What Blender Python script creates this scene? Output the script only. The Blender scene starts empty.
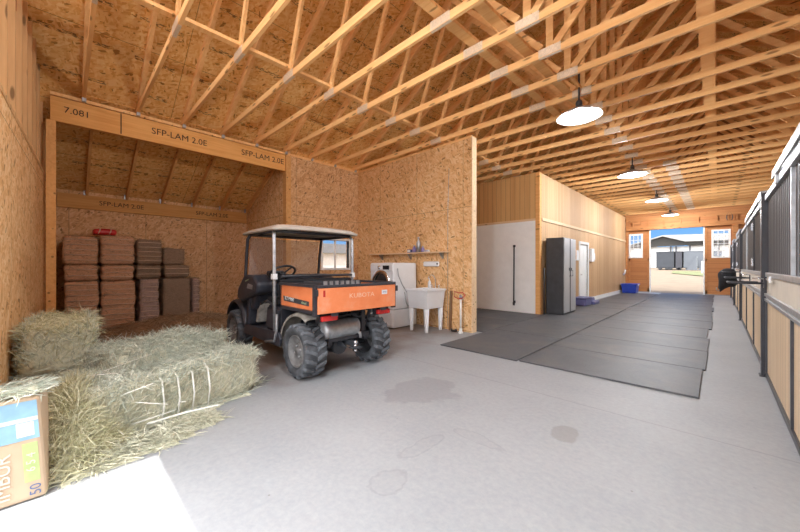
import bpy, math, random
from mathutils import Vector, Matrix, Euler
PI = math.pi
SC = bpy.context.scene
COL = SC.collection
rnd = random.Random(7)

# ---------------------------------------------------------------- camera
cam_d = bpy.data.cameras.new('camera')
cam = bpy.data.objects.new('camera', cam_d)
COL.objects.link(cam)
cam_d.sensor_width = 36.0
cam_d.lens = 36.0 * 326.0 / 800.0
cam_d.clip_start = 0.02
cam_d.clip_end = 400
cam.location = (0, 0, 1.3)
cam.rotation_euler = (PI / 2, 0, math.atan2(318, 326))
SC.camera = cam

# ---------------------------------------------------------------- sky, sun, exposure
SC.view_settings.view_transform = 'Standard'
SC.view_settings.look = 'None'
SC.view_settings.gamma = 1
SC.view_settings.use_curve_mapping = False
SC.view_settings.exposure = 0.74
SKY = 1.0
SUN = 4.2
LAMP = 82.0
LAMP_TINT = (0.93, 0.965, 1.0)

w = bpy.data.worlds.new('sky')
SC.world = w
w.use_nodes = True
nt = w.node_tree
nt.nodes.clear()
wo = nt.nodes.new('ShaderNodeOutputWorld')
bg = nt.nodes.new('ShaderNodeBackground')
tc = nt.nodes.new('ShaderNodeTexCoord')
sep = nt.nodes.new('ShaderNodeSeparateXYZ')
cr = nt.nodes.new('ShaderNodeValToRGB')
cr.color_ramp.elements[0].position = 0.0
cr.color_ramp.elements[0].color = (0.18, 0.36, 0.62, 1)
cr.color_ramp.elements[1].position = 0.5
cr.color_ramp.elements[1].color = (0.08, 0.22, 0.60, 1)
e = cr.color_ramp.elements.new(0.12)
e.color = (0.11, 0.29, 0.58, 1)
nt.links.new(tc.outputs['Generated'], sep.inputs[0])
nt.links.new(sep.outputs['Z'], cr.inputs[0])
# bright haze around the sun
dot = nt.nodes.new('ShaderNodeVectorMath')
dot.operation = 'DOT_PRODUCT'
dot.inputs[1].default_value = (0, -0.62, 0.78)
nt.links.new(tc.outputs['Generated'], dot.inputs[0])
mr = nt.nodes.new('ShaderNodeMapRange')
mr.inputs['From Min'].default_value = 0.1
mr.inputs['From Max'].default_value = 1.0
nt.links.new(dot.outputs['Value'], mr.inputs['Value'])
pw = nt.nodes.new('ShaderNodeMath')
pw.operation = 'POWER'
pw.inputs[1].default_value = 1.5
nt.links.new(mr.outputs[0], pw.inputs[0])
mx = nt.nodes.new('ShaderNodeMix')
mx.data_type = 'RGBA'
mx.inputs['B'].default_value = (5.6, 5.55, 5.55, 1)
nt.links.new(pw.outputs[0], mx.inputs['Factor'])
nt.links.new(cr.outputs[0], mx.inputs['A'])
nt.links.new(mx.outputs['Result'], bg.inputs['Color'])
bg.inputs['Strength'].default_value = SKY
nt.links.new(bg.outputs[0], wo.inputs[0])

sd = bpy.data.lights.new('sun', 'SUN')
sun = bpy.data.objects.new('sun', sd)
COL.objects.link(sun)
sd.energy = SUN
sd.angle = 0.009
sd.color = (1.0, 0.95, 0.88)
sun.rotation_euler = Vector((0.0, 0.283, -0.959)).to_track_quat('-Z', 'Y').to_euler()

def portal(loc, rot, sx, sy):
    l = bpy.data.lights.new('sky_portal', 'AREA')
    l.shape = 'RECTANGLE'
    l.size, l.size_y = sx, sy
    l.cycles.is_portal = True
    o = bpy.data.objects.new('sky_portal', l)
    COL.objects.link(o)
    o.location = loc
    o.rotation_euler = rot
portal((-1.2, -0.42, 1.55), (PI / 2, 0, PI), 3.3, 3.1)        # big door behind the camera
portal((-0.1, -.60, 6.1), (PI / 2, 0, PI), 12.6, 3.6)            # vent band added under the near rake to light the ceiling
portal((-1.44, 20.3, 1.55), (PI / 2, 0, 0), 3.8, 3.1)          # open door at the far end

# ---------------------------------------------------------------- mesh helpers
class MB:
    def __init__(s):
        s.v = []; s.f = []; s.sm = []; s.mi = []; s.m = 0
    def add(s, vs, fs, smooth=False):
        n = len(s.v)
        s.v += [tuple(p) for p in vs]
        for q in fs:
            s.f.append([i + n for i in q]); s.sm.append(smooth); s.mi.append(s.m)
        return s
    def box(s, x0, x1, y0, y1, z0, z1, M=None):
        p = [Vector((x, y, z)) for z in (z0, z1) for y in (y0, y1) for x in (x0, x1)]
        if M is not None: p = [M @ q for q in p]
        return s.add(p, [(0, 2, 3, 1), (4, 5, 7, 6), (0, 1, 5, 4), (2, 6, 7, 3), (0, 4, 6, 2), (1, 3, 7, 5)])
    def bar(s, a, b, w, h, up=(0, 0, 1)):
        """box from a to b; w = size sideways, h = size along up"""
        a, b = Vector(a), Vector(b)
        d = (b - a); L = d.length; d.normalize()
        u = Vector(up); sd_ = d.cross(u)
        if sd_.length < 1e-5: sd_ = d.cross(Vector((1, 0, 0)))
        sd_.normalize(); u = sd_.cross(d)
        M = Matrix(((d.x, sd_.x, u.x, a.x), (d.y, sd_.y, u.y, a.y), (d.z, sd_.z, u.z, a.z), (0, 0, 0, 1)))
        return s.box(0, L, -w / 2, w / 2, -h / 2, h / 2, M)
    def tube(s, pts, r, n=8, closed=False, caps=True):
        pts = [Vector(p) for p in pts]; rs = r if isinstance(r, (list, tuple)) else [r] * len(pts)
        N = len(pts); rings = []; ref = None
        for i, p in enumerate(pts):
            if closed: d = pts[(i + 1) % N] - pts[i - 1]
            else: d = pts[min(i + 1, N - 1)] - pts[max(i - 1, 0)]
            d.normalize()
            if ref is None:
                ref = Vector((0, 0, 1)) if abs(d.z) < .9 else Vector((1, 0, 0))
            a = d.cross(ref)
            if a.length < 1e-4: a = d.cross(Vector((0, 1, 0.3)))
            a.normalize(); b = d.cross(a); ref = a.cross(d) if False else ref
            rings.append([p + (a * math.cos(2 * PI * k / n) + b * math.sin(2 * PI * k / n)) * rs[i] for k in range(n)])
        vs = [q for r_ in rings for q in r_]; fs = []
        for i in range(N if closed else N - 1):
            j = (i + 1) % N
            for k in range(n):
                k2 = (k + 1) % n
                fs.append((i * n + k, i * n + k2, j * n + k2, j * n + k))
        s.add(vs, fs, True)
        if not closed and caps:
            m = len(s.v) - len(vs)
            s.f.append([m + k for k in range(n)][::-1]); s.sm.append(False); s.mi.append(s.m)
            s.f.append([m + (N - 1) * n + k for k in range(n)]); s.sm.append(False); s.mi.append(s.m)
        return s
    def lathe(s, prof, M=None, n=24, smooth=True, a0=0, a1=2 * PI):
        """prof: list of (r, z) revolved about z"""
        full = abs(a1 - a0 - 2 * PI) < 1e-6
        cnt = n if full else n + 1
        vs = []
        for (r, z) in prof:
            for k in range(cnt):
                a = a0 + (a1 - a0) * k / n
                vs.append(Vector((r * math.cos(a), r * math.sin(a), z)))
        if M is not None: vs = [M @ q for q in vs]
        fs = []
        for i in range(len(prof) - 1):
            for k in range(n):
                k2 = (k + 1) % cnt
                fs.append((i * cnt + k, i * cnt + k2, (i + 1) * cnt + k2, (i + 1) * cnt + k))
        return s.add(vs, fs, smooth)
    def disc(s, c, r, axis='z', n=20):
        R = {'z': Matrix.Identity(3), 'y': Matrix.Rotation(PI / 2, 3, 'X'), 'x': Matrix.Rotation(PI / 2, 3, 'Y')}[axis]
        vs = [Vector(c) + R @ Vector((r * math.cos(2 * PI * k / n), r * math.sin(2 * PI * k / n), 0)) for k in range(n)]
        return s.add(vs, [tuple(range(n))])
    def prism(s, poly, axis, a, b):
        """2-D polygon extruded along an axis from a to b. axis x: poly is (y,z); y: (x,z); z: (x,y)"""
        def P(p, t):
            return {'x': (t, p[0], p[1]), 'y': (p[0], t, p[1]), 'z': (p[0], p[1], t)}[axis]
        n = len(poly)
        vs = [P(p, a) for p in poly] + [P(p, b) for p in poly]
        fs = [tuple(range(n))[::-1], tuple(range(n, 2 * n))] + [(k, (k + 1) % n, n + (k + 1) % n, n + k) for k in range(n)]
        return s.add(vs, fs)
    def sweep(s, prof, pts_fn, N):
        return s
    def build(s, name, mat, parent=None, bev=0, seg=2, local=False):
        me = bpy.data.meshes.new(name)
        off = Vector((0, 0, 0))
        if parent is not None and not local:
            r = parent
            while r.parent: r = r.parent
            off = Vector(r.location)
        me.from_pydata([(p[0] - off.x, p[1] - off.y, p[2] - off.z) for p in s.v], [], s.f)
        for i, pl in enumerate(me.polygons):
            pl.use_smooth = s.sm[i]; pl.material_index = s.mi[i]
        for m_ in (mat if isinstance(mat, (list, tuple)) else [mat]): me.materials.append(m_)
        me.update()
        import bmesh
        bm = bmesh.new(); bm.from_mesh(me)
        bmesh.ops.recalc_face_normals(bm, faces=bm.faces)
        bm.to_mesh(me); bm.free()
        o = bpy.data.objects.new(name, me)
        COL.objects.link(o)
        if parent is not None: o.parent = parent
        if bev:
            md = o.modifiers.new('bevel', 'BEVEL'); md.width = bev; md.segments = seg
            md.limit_method = 'ANGLE'; md.angle_limit = 0.6
        return o

def tag(o, label=None, cat=None, group=None, kind=None):
    if label: o['label'] = label
    if cat: o['category'] = cat
    if group: o['group'] = group
    if kind: o['kind'] = kind
    return o
def thing(name, label, cat, loc=(0, 0, 0), rz=0, group=None, kind=None):
    o = bpy.data.objects.new(name, None); COL.objects.link(o)
    o.location = loc; o.rotation_euler = (0, 0, rz); o.empty_display_size = .1
    return tag(o, label, cat, group, kind)
def dup(root, loc, rz=None, label=None, group=None):
    r = root.copy(); COL.objects.link(r); r.location = loc
    if rz is not None: r.rotation_euler = (0, 0, rz)
    if label: r['label'] = label
    if group: r['group'] = group
    for ch in list(root.children):
        c = ch.copy(); COL.objects.link(c); c.parent = r
        for g in list(ch.children):
            d = g.copy(); COL.objects.link(d); d.parent = c
    return r
def struct(o, label, cat):
    return tag(o, label, cat, None, 'structure')
def text_mesh(name, txt, size, mat, parent, M, extrude=0.001, local=False, xs=1.0):
    cu = bpy.data.curves.new(name, 'FONT'); cu.body = txt; cu.size = size; cu.extrude = extrude
    cu.align_x = 'CENTER'; cu.align_y = 'CENTER'; cu.resolution_u = 3
    t = bpy.data.objects.new(name, cu); COL.objects.link(t)
    me = bpy.data.meshes.new_from_object(t.evaluated_get(bpy.context.evaluated_depsgraph_get()))
    bpy.data.objects.remove(t)
    me.name = name
    off = Vector((0, 0, 0))
    if parent is not None and not local:
        r = parent
        while r.parent: r = r.parent
        off = Vector(r.location)
    me.transform(Matrix.Translation(-off) @ M @ Matrix.Diagonal((xs, 1, 1, 1)))
    me.materials.clear(); me.materials.append(mat)
    o = bpy.data.objects.new(name, me); COL.objects.link(o)
    if parent is not None: o.parent = parent
    return o
def frame(origin, ex, ey):
    ex = Vector(ex).normalized(); ey = Vector(ey).normalized(); ez = ex.cross(ey); o = Vector(origin)
    return Matrix(((ex.x, ey.x, ez.x, o.x), (ex.y, ey.y, ez.y, o.y), (ex.z, ey.z, ez.z, o.z), (0, 0, 0, 1)))

# ---------------------------------------------------------------- materials
def newmat(name):
    m = bpy.data.materials.new(name); m.use_nodes = True
    t = m.node_tree; b = t.nodes['Principled BSDF']
    return m, t, b
def N(t, kind, **kw):
    n = t.nodes.new(kind)
    for k, v in kw.items(): setattr(n, k, v)
    return n
def coords(t, scale=(1, 1, 1), rot=(0, 0, 0), space='Object'):
    c = N(t, 'ShaderNodeTexCoord'); mp = N(t, 'ShaderNodeMapping')
    mp.inputs['Scale'].default_value = scale; mp.inputs['Rotation'].default_value = rot
    t.links.new(c.outputs[space], mp.inputs['Vector'])
    return mp.outputs[0]
def noise(t, vec, scale, detail=3, rough=.55, dist=0):
    n = N(t, 'ShaderNodeTexNoise'); n.inputs['Scale'].default_value = scale; n.inputs['Detail'].default_value = detail
    n.inputs['Roughness'].default_value = rough; n.inputs['Distortion'].default_value = dist
    t.links.new(vec, n.inputs['Vector']); return n.outputs['Fac']
def ramp(t, fac, stops):
    r = N(t, 'ShaderNodeValToRGB'); el = r.color_ramp.elements
    while len(el) < len(stops): el.new(0.5)
    for e_, (p, c) in zip(el, stops):
        e_.position = p; e_.color = (*c, 1) if len(c) == 3 else c
    t.links.new(fac, r.inputs[0]); return r.outputs[0]
def mixc(t, fac, a, b, blend='MIX'):
    m = N(t, 'ShaderNodeMix', data_type='RGBA', blend_type=blend)
    for sock, val in (('Factor', fac), ('A', a), ('B', b)):
        if hasattr(val, 'is_linked') or hasattr(val, 'links'): t.links.new(val, m.inputs[sock])
        elif sock == 'Factor': m.inputs[sock].default_value = val
        else: m.inputs[sock].default_value = (*val, 1)
    return m.outputs['Result']
def math_(t, op, a, b=None):
    m = N(t, 'ShaderNodeMath', operation=op)
    for i, val in enumerate((a, b)):
        if val is None: continue
        if hasattr(val, 'links'): t.links.new(val, m.inputs[i])
        else: m.inputs[i].default_value = val
    return m.outputs[0]
def bump(t, b, h, strength=.3, dist=.01):
    n = N(t, 'ShaderNodeBump'); n.inputs['Strength'].default_value = strength; n.inputs['Distance'].default_value = dist
    t.links.new(h, n.inputs['Height']); t.links.new(n.outputs[0], b.inputs['Normal'])
def plain(name, c, rough=.6, metal=0, var=.12, vs=6, spec=.5):
    m, t, b = newmat(name)
    v = noise(t, coords(t), vs, 4)
    lo = tuple(x * (1 - var) for x in c); hi = tuple(min(1, x * (1 + var)) for x in c)
    t.links.new(ramp(t, v, [(.3, lo), (.7, hi)]), b.inputs['Base Color'])
    b.inputs['Roughness'].default_value = rough; b.inputs['Metallic'].default_value = metal
    b.inputs['Specular IOR Level'].default_value = spec
    return m
def wood(name, c1, c2, axis='x', knots=True, tint=.18, scale=1.0):
    m, t, b = newmat(name)
    sc = {'x': (1.2, 22, 22), 'y': (22, 1.2, 22), 'z': (22, 22, 1.2)}[axis]
    v = noise(t, coords(t, tuple(q * scale for q in sc)), 1.0, 4, .6, .6)
    col = ramp(t, v, [(.3, c1), (.7, c2)])
    oi = N(t, 'ShaderNodeObjectInfo')
    hs = N(t, 'ShaderNodeHueSaturation')
    mr_ = N(t, 'ShaderNodeMapRange'); mr_.inputs['To Min'].default_value = 1 - tint; mr_.inputs['To Max'].default_value = 1 + tint
    t.links.new(oi.outputs['Random'], mr_.inputs['Value']); t.links.new(mr_.outputs[0], hs.inputs['Value'])
    if knots:
        vo = N(t, 'ShaderNodeTexVoronoi'); vo.inputs['Scale'].default_value = 1.0
        ks = {'x': (2.2, 9, 9), 'y': (9, 2.2, 9), 'z': (9, 9, 2.2)}[axis]
        t.links.new(coords(t, ks), vo.inputs['Vector'])
        k = ramp(t, vo.outputs['Distance'], [(.10, (1, 1, 1)), (.17, (0, 0, 0))])
        col = mixc(t, k, col, tuple(q * .45 for q in c1))
    t.links.new(col, hs.inputs['Color']); t.links.new(hs.outputs[0], b.inputs['Base Color'])
    b.inputs['Roughness'].default_value = .7; b.inputs['Specular IOR Level'].default_value = .25
    return m
def osb(name, plane, c_lo, c_mid, c_hi, seam=(1.22, 2.44), stamp=False):
    """strand board in the plane 'xz', 'yz' or 'xy'"""
    m, t, b = newmat(name)
    ax = {'xz': (0, 2), 'yz': (1, 2), 'xy': (0, 1)}[plane]
    col = None; strands = []
    for (su, sv, ang) in ((10, 42, .2), (34, 13, .5), (20, 36, -.6)):
        s = [6, 6, 6]; s[ax[0]] = su; s[ax[1]] = sv
        r_ = [0, 0, 0]; r_[3 - ax[0] - ax[1]] = ang
        c = N(t, 'ShaderNodeTexCoord')
        rotm = N(t, 'ShaderNodeMapping'); rotm.inputs['Rotation'].default_value = r_
        scm = N(t, 'ShaderNodeMapping'); scm.inputs['Scale'].default_value = s
        t.links.new(c.outputs['Object'], rotm.inputs[0]); t.links.new(rotm.outputs[0], scm.inputs[0])
        vo = N(t, 'ShaderNodeTexVoronoi'); vo.inputs['Scale'].default_value = 1; vo.inputs['Randomness'].default_value = 1
        t.links.new(scm.outputs[0], vo.inputs['Vector'])
        sp = N(t, 'ShaderNodeSeparateColor'); t.links.new(vo.outputs['Color'], sp.inputs[0])
        strands.append(sp.outputs[0])
    sel = noise(t, coords(t), 9, 2)
    sel1 = ramp(t, sel, [(.42, (0, 0, 0)), (.5, (1, 1, 1))]); sel2 = ramp(t, noise(t, coords(t), 7, 2), [(.52, (0, 0, 0)), (.6, (1, 1, 1))])
    f = mixc(t, sel2, mixc(t, sel1, strands[0], strands[1]), strands[2])
    f = math_(t, 'ADD', f, 0.0)
    col = ramp(t, f, [(0.0, tuple(q * .45 for q in c_lo)), (.03, tuple(q * .68 for q in c_lo)), (.065, c_lo), (.45, c_mid), (1.0, c_hi)])
    big = noise(t, coords(t), .8, 2)
    col = mixc(t, 1.0, col, ramp(t, big, [(.3, (.90, .88, .86)), (.7, (1, 1, 1))]), 'MULTIPLY')
    c = N(t, 'ShaderNodeTexCoord'); sx = N(t, 'ShaderNodeSeparateXYZ'); t.links.new(c.outputs['Object'], sx.inputs[0])
    def line(axis_i, period, width, ph=0):
        q = math_(t, 'ADD', sx.outputs[axis_i], 100 + ph)
        q = math_(t, 'MODULO', q, period)
        return math_(t, 'LESS_THAN', q, width)
    sm_ = math_(t, 'MAXIMUM', line(ax[0], seam[0], .006), line(ax[1], seam[1], .006, .02))
    col = mixc(t, sm_, col, tuple(q * .35 for q in c_lo))
    if stamp:
        bd = math_(t, 'MULTIPLY', line(ax[0], 0.61, .055, .2), 1.0)
        nn = noise(t, coords(t, (60, 14, 1)), 1, 2)
        word = noise(t, coords(t, (0.01, 1.3, .01)), 1, 0)
        mk = math_(t, 'MULTIPLY', bd, math_(t, 'GREATER_THAN', nn, .52))
        mk = math_(t, 'MULTIPLY', mk, math_(t, 'GREATER_THAN', word, .47))
        col = mixc(t, math_(t, 'MULTIPLY', mk, .75), col, (.06, .035, .02))
    t.links.new(col, b.inputs['Base Color'])
    b.inputs['Roughness'].default_value = .75; b.inputs['Specular IOR Level'].default_value = .2
    bump(t, b, f, .12, .004)
    return m
def planks(name, c1, c2, axis_across, width, grain, groove=.008):
    m, t, b = newmat(name)
    sc = {'x': (1.0, 25, 25), 'y': (25, 1.0, 25), 'z': (25, 25, 1.0)}[grain]
    v = noise(t, coords(t, sc), 1, 4, .6, .5)
    c = N(t, 'ShaderNodeTexCoord'); sx = N(t, 'ShaderNodeSeparateXYZ'); t.links.new(c.outputs['Object'], sx.inputs[0])
    q = math_(t, 'DIVIDE', math_(t, 'ADD', sx.outputs['XYZ'.index(axis_across.upper())], 50), width)
    idx = math_(t, 'FLOOR', q); fr = math_(t, 'FRACT', q)
    wn = N(t, 'ShaderNodeTexWhiteNoise', noise_dimensions='1D'); t.links.new(idx, wn.inputs['W'])
    f = math_(t, 'ADD', math_(t, 'MULTIPLY', v, .7), math_(t, 'MULTIPLY', wn.outputs['Value'], .3))
    col = ramp(t, f, [(.25, c1), (.75, c2)])
    g = math_(t, 'LESS_THAN', fr, groove / width)
    col = mixc(t, g, col, tuple(q_ * .45 for q_ in c1))
    t.links.new(col, b.inputs['Base Color'])
    b.inputs['Roughness'].default_value = .65; b.inputs['Specular IOR Level'].default_value = .25
    bump(t, b, math_(t, 'SUBTRACT', 1.0, g), .4, .006)
    return m

M = {}
M['truss'] = wood('truss_timber', (.82, .43, .155), (.94, .58, .26), 'x', tint=.06)
M['rafter'] = wood('rafter_timber', (.68, .33, .105), (.82, .46, .18), 'x', tint=.08)
M['lvl'] = wood('laminated_beam', (.68, .32, .09), (.82, .44, .15), 'y', knots=False)
M['stud'] = wood('stud_timber', (.62, .36, .16), (.76, .48, .24), 'z')
M['osb_xz'] = osb('strand_board_wall', 'xz', (.66, .36, .145), (.83, .50, .235), (.92, .66, .385))
M['osb_yz'] = osb('strand_board_side', 'yz', (.58, .31, .135), (.74, .43, .21), (.85, .58, .34))
M['osb_roof'] = osb('strand_board_roof', 'xy', (.72, .35, .09), (.87, .50, .17), (.94, .64, .29), seam=(1.22, 2.44), stamp=True)
M['gable_wood'] = planks('gable_boards', (.42, .165, .06), (.53, .24, .09), 'z', .19, 'x')
M['tg_yz'] = planks('pale_boarding_aisle', (.50, .29, .14), (.64, .42, .23), 'y', .14, 'z')
M['tg_xz'] = planks('pale_boarding_alcove', (.56, .31, .12), (.70, .43, .19), 'x', .14, 'z')
M['door_wood'] = planks('door_boards', (.40, .155, .055), (.50, .22, .085), 'z', .20, 'x')
M['gable_timber'] = wood('gable_timber', (.40, .16, .055), (.52, .24, .09), 'x', tint=.06)
M['trim_wood'] = wood('trim_timber', (.70, .47, .27), (.84, .64, .42), 'x', tint=.05)
M['white_panel'] = plain('white_wall_panel', (.90, .90, .89), .45, var=.03)
M['white_paint'] = plain('white_paint', (.82, .82, .80), .4, var=.04)
M['white_gloss'] = plain('white_enamel', (.83, .84, .86), .2, var=.02)
M['tub_white'] = plain('white_plastic', (.80, .82, .85), .35, var=.03)
M['galv'] = plain('galvanised_steel', (.46, .48, .50), .42, .85, .15, 20)
M['chrome'] = plain('bright_steel', (.75, .76, .78), .2, 1, .05)
M['plate'] = plain('truss_plate_steel', (.72, .56, .40), .5, .1, .15, 60)
M['black_steel'] = plain('black_powder_coat', (.035, .036, .045), .4, .0, .2)
M['charcoal'] = plain('charcoal_steel', (.06, .065, .075), .4, .2, .15)
M['black_plastic'] = plain('black_plastic', (.022, .023, .027), .45, 0, .2)
M['black_cloth'] = plain('black_cloth', (.012, .012, .015), .9, 0, .3, 30)
M['rubber'] = plain('tyre_rubber', (.070, .076, .086), .8, 0, .45, 9)
M['cream'] = plain('cream_boarding', (.72, .66, .56), .5, 0, .10, 4)
M['stall_wood'] = planks('stall_boards', (.66, .50, .33), (.78, .63, .45), 'y', .16, 'z')
M['red'] = plain('red_plastic', (.55, .02, .02), .4)
M['tail_red'] = plain('tail_lamp_red', (.50, .03, .03), .2)
M['blue'] = plain('blue_plastic', (.02, .06, .48), .4)
M['purple'] = plain('lavender_plastic', (.10, .10, .24), .5)
M['pvc'] = plain('white_pipe', (.80, .79, .76), .4)
M['tread_dust'] = plain('dusty_tread', (.11, .12, .135), .85, 0, .35, 12); M['rim_grey'] = plain('dusty_rim', (.20, .20, .20), .6, .2, .35, 14)
M['glass_dark'] = plain('porthole_glass', (.03, .03, .035), .08, 0, .1)

def concrete():
    m, t, b = newmat('concrete')
    v = coords(t)
    a = noise(t, v, 1.1, 6, .6); c = noise(t, v, 26, 5, .7); d = noise(t, v, 4.5, 4, .6, .8)
    col = ramp(t, a, [(.3, (.26, .28, .30)), (.7, (.365, .38, .395))])
    col = mixc(t, .5, col, ramp(t, c, [(.3, (.265, .283, .305)), (.7, (.38, .39, .405))]))
    col = mixc(t, math_(t, 'MULTIPLY', ramp(t, d, [(.60, (0, 0, 0)), (.72, (1, 1, 1))]), .20), col, (.25, .26, .27))
    # saw cut joint across the aisle, dust towards the hay bay
    tcn = N(t, 'ShaderNodeTexCoord'); sx = N(t, 'ShaderNodeSeparateXYZ'); t.links.new(tcn.outputs['Object'], sx.inputs[0])
    j = math_(t, 'COMPARE', sx.outputs['Y'], 3.38); t.nodes[-1].inputs[2].default_value = .008
    col = mixc(t, math_(t, 'MULTIPLY', j, .5), col, (.22, .22, .22))
    wx = math_(t, 'ADD', sx.outputs['X'], math_(t, 'MULTIPLY', math_(t, 'SUBTRACT', noise(t, v, 2.2, 4), .5), 2.2))
    du = N(t, 'ShaderNodeMapRange'); du.inputs['From Min'].default_value = -3.4; du.inputs['From Max'].default_value = -4.6
    t.links.new(wx, du.inputs['Value'])
    col = mixc(t, math_(t, 'MULTIPLY', du.outputs[0], .75), col, (.22, .145, .10))
    # damp patch, drying rings, grit
    def blob(cx, cy, rx, ry, wob, edge0, edge1):
        dx = math_(t, 'DIVIDE', math_(t, 'SUBTRACT', sx.outputs['X'], cx), rx)
        dy = math_(t, 'DIVIDE', math_(t, 'SUBTRACT', sx.outputs['Y'], cy), ry)
        r2 = math_(t, 'SQRT', math_(t, 'ADD', math_(t, 'MULTIPLY', dx, dx), math_(t, 'MULTIPLY', dy, dy)))
        r2 = math_(t, 'ADD', r2, math_(t, 'MULTIPLY', math_(t, 'SUBTRACT', noise(t, v, 3.2, 4), .5), wob))
        return r2
    r = blob(-2.2, 2.58, .42, .50, 1.3, 0, 1)
    col = mixc(t, math_(t, 'MULTIPLY', ramp(t, r, [(.70, (1, 1, 1)), (.82, (0, 0, 0))]), .34), col, (.17, .17, .175))
    for (cx, cy, rx, ry) in ((-1.42, 1.36, .13, .17), (-1.53, 1.80, .08, .30), (-1.30, 2.16, .26, .075)):
        r = blob(cx, cy, rx, ry, 2.6, 0, 1)
        ring = ramp(t, r, [(.62, (0, 0, 0)), (.72, (1, 1, 1)), (.80, (1, 1, 1)), (.86, (0, 0, 0))])
        col = mixc(t, math_(t, 'MULTIPLY', ring, .22), col, (.17, .17, .165))
        col = mixc(t, math_(t, 'MULTIPLY', ramp(t, r, [(.55, (1, 1, 1)), (.75, (0, 0, 0))]), .10), col, (.24, .24, .24))
    r = blob(-.85, 2.72, .13, .17, 1.2, 0, 1)
    col = mixc(t, math_(t, 'MULTIPLY', ramp(t, r, [(.70, (1, 1, 1)), (.82, (0, 0, 0))]), .4), col, (.18, .165, .13))
    g = N(t, 'ShaderNodeTexVoronoi'); g.inputs['Scale'].default_value = 5.5; t.links.new(v, g.inputs['Vector'])
    sp = ramp(t, g.outputs['Distance'], [(.03, (1, 1, 1)), (.05, (0, 0, 0))])
    col = mixc(t, math_(t, 'MULTIPLY', math_(t, 'MULTIPLY', sp, ramp(t, noise(t, v, 1.7, 2), [(.52, (0, 0, 0)), (.58, (1, 1, 1))])), .6), col, (.16, .14, .12))
    t.links.new(col, b.inputs['Base Color'])
    b.inputs['Roughness'].default_value = .55; b.inputs['Specular IOR Level'].default_value = .35
    bump(t, b, c, .10, .004)
    return m
M['concrete'] = concrete()
def rubber_mat():
    m, t, b = newmat('rubber_mat')
    v = coords(t, space='Object')
    oi = N(t, 'ShaderNodeObjectInfo')
    ad = N(t, 'ShaderNodeVectorMath', operation='ADD'); t.links.new(v, ad.inputs[0])
    cmb = N(t, 'ShaderNodeCombineXYZ'); t.links.new(math_(t, 'MULTIPLY', oi.outputs['Random'], 40), cmb.inputs[0]); t.links.new(cmb.outputs[0], ad.inputs[1])
    a = noise(t, ad.outputs[0], 1.8, 6, .65, .6); c = noise(t, ad.outputs[0], 40, 3)
    col = ramp(t, a, [(.28, (.050, .056, .065)), (.48, (.078, .084, .094)), (.62, (.105, .103, .100)), (.80, (.165, .148, .128))])
    col = mixc(t, .25, col, ramp(t, c, [(.3, (.05, .05, .056)), (.7, (.12, .12, .125))]))
    t.links.new(col, b.inputs['Base Color'])
    b.inputs['Roughness'].default_value = .55; b.inputs['Specular IOR Level'].default_value = .45
    bump(t, b, c, .25, .004)
    return m
M['mat'] = rubber_mat()
def hay(name, cols, island=True):
    m, t, b = newmat(name)
    if island:
        g = N(t, 'ShaderNodeNewGeometry'); f = g.outputs['Random Per Island']
        f = math_(t, 'ADD', math_(t, 'MULTIPLY', f, .65), math_(t, 'MULTIPLY', noise(t, coords(t), 2.6, 3), .35))
    else:
        f = noise(t, coords(t, (30, 30, 30)), 1, 4, .7)
    n = len(cols)
    t.links.new(ramp(t, f, [((i + .5) / n * .8 + .1, c) for i, c in enumerate(cols)]), b.inputs['Base Color'])
    b.inputs['Roughness'].default_value = .8; b.inputs['Specular IOR Level'].default_value = .15
    return m
HG = [(.36, .40, .33), (.50, .55, .46), (.64, .67, .57), (.80, .81, .70)]
HY = [(.42, .40, .23), (.58, .56, .34), (.72, .69, .46), (.86, .83, .64)]
HM = [(.38, .39, .29), (.54, .54, .41), (.68, .67, .52), (.84, .82, .68)]
HB = [(.18, .11, .065), (.28, .18, .105), (.38, .26, .16), (.50, .36, .23)]
M['hay_green'] = hay('grey_green_hay', HG); M['hay_yellow'] = hay('yellow_hay', HY); M['hay_mix'] = hay('mixed_hay', HM); M['hay_brown'] = hay('brown_hay', HB)
M['hay_cream'] = hay('cream_cut_hay', [(.56, .53, .38), (.70, .67, .50), (.82, .78, .62), (.92, .89, .76)]); M['hay_core'] = hay('packed_hay', HM, False); M['hay_core_brown'] = hay('packed_brown_hay', HB, False)
def bale_mat(name, c):
    m, t, b = newmat(name)
    v = noise(t, coords(t, (14, 14, 60)), 1, 5, .75, .4); u = noise(t, coords(t, (70, 70, 70)), 1, 3, .7)
    f = math_(t, 'ADD', math_(t, 'MULTIPLY', v, .6), math_(t, 'MULTIPLY', u, .4))
    t.links.new(ramp(t, f, [(.32, tuple(q * .6 for q in c)), (.5, c), (.68, tuple(min(1, q * 1.35) for q in c))]), b.inputs['Base Color'])
    b.inputs['Roughness'].default_value = .9; b.inputs['Specular IOR Level'].default_value = .1
    bump(t, b, f, .8, .03)
    return m
M['bale_tan'] = bale_mat('tan_bale', (.66, .38, .23)); M['bale_dark'] = bale_mat('dark_bale', (.32, .22, .15)); M['bale_mauve'] = bale_mat('greyish_bale', (.48, .34, .29))
M['twine'] = plain('pale_twine', (.70, .52, .38), .8)
M['twine_white'] = plain('white_twine', (.85, .84, .78), .8)
def glass(name, c, alpha, rough=.05):
    m, t, b = newmat(name)
    out = t.nodes['Material Output']
    tr = N(t, 'ShaderNodeBsdfTransparent'); mxs = N(t, 'ShaderNodeMixShader')
    b.inputs['Base Color'].default_value = (*c, 1); b.inputs['Roughness'].default_value = rough
    mxs.inputs[0].default_value = alpha
    t.links.new(tr.outputs[0], mxs.inputs[1]); t.links.new(b.outputs[0], mxs.inputs[2]); t.links.new(mxs.outputs[0], out.inputs[0])
    return m
M['pane'] = glass('window_glass', (.7, .75, .8), .10)
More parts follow.
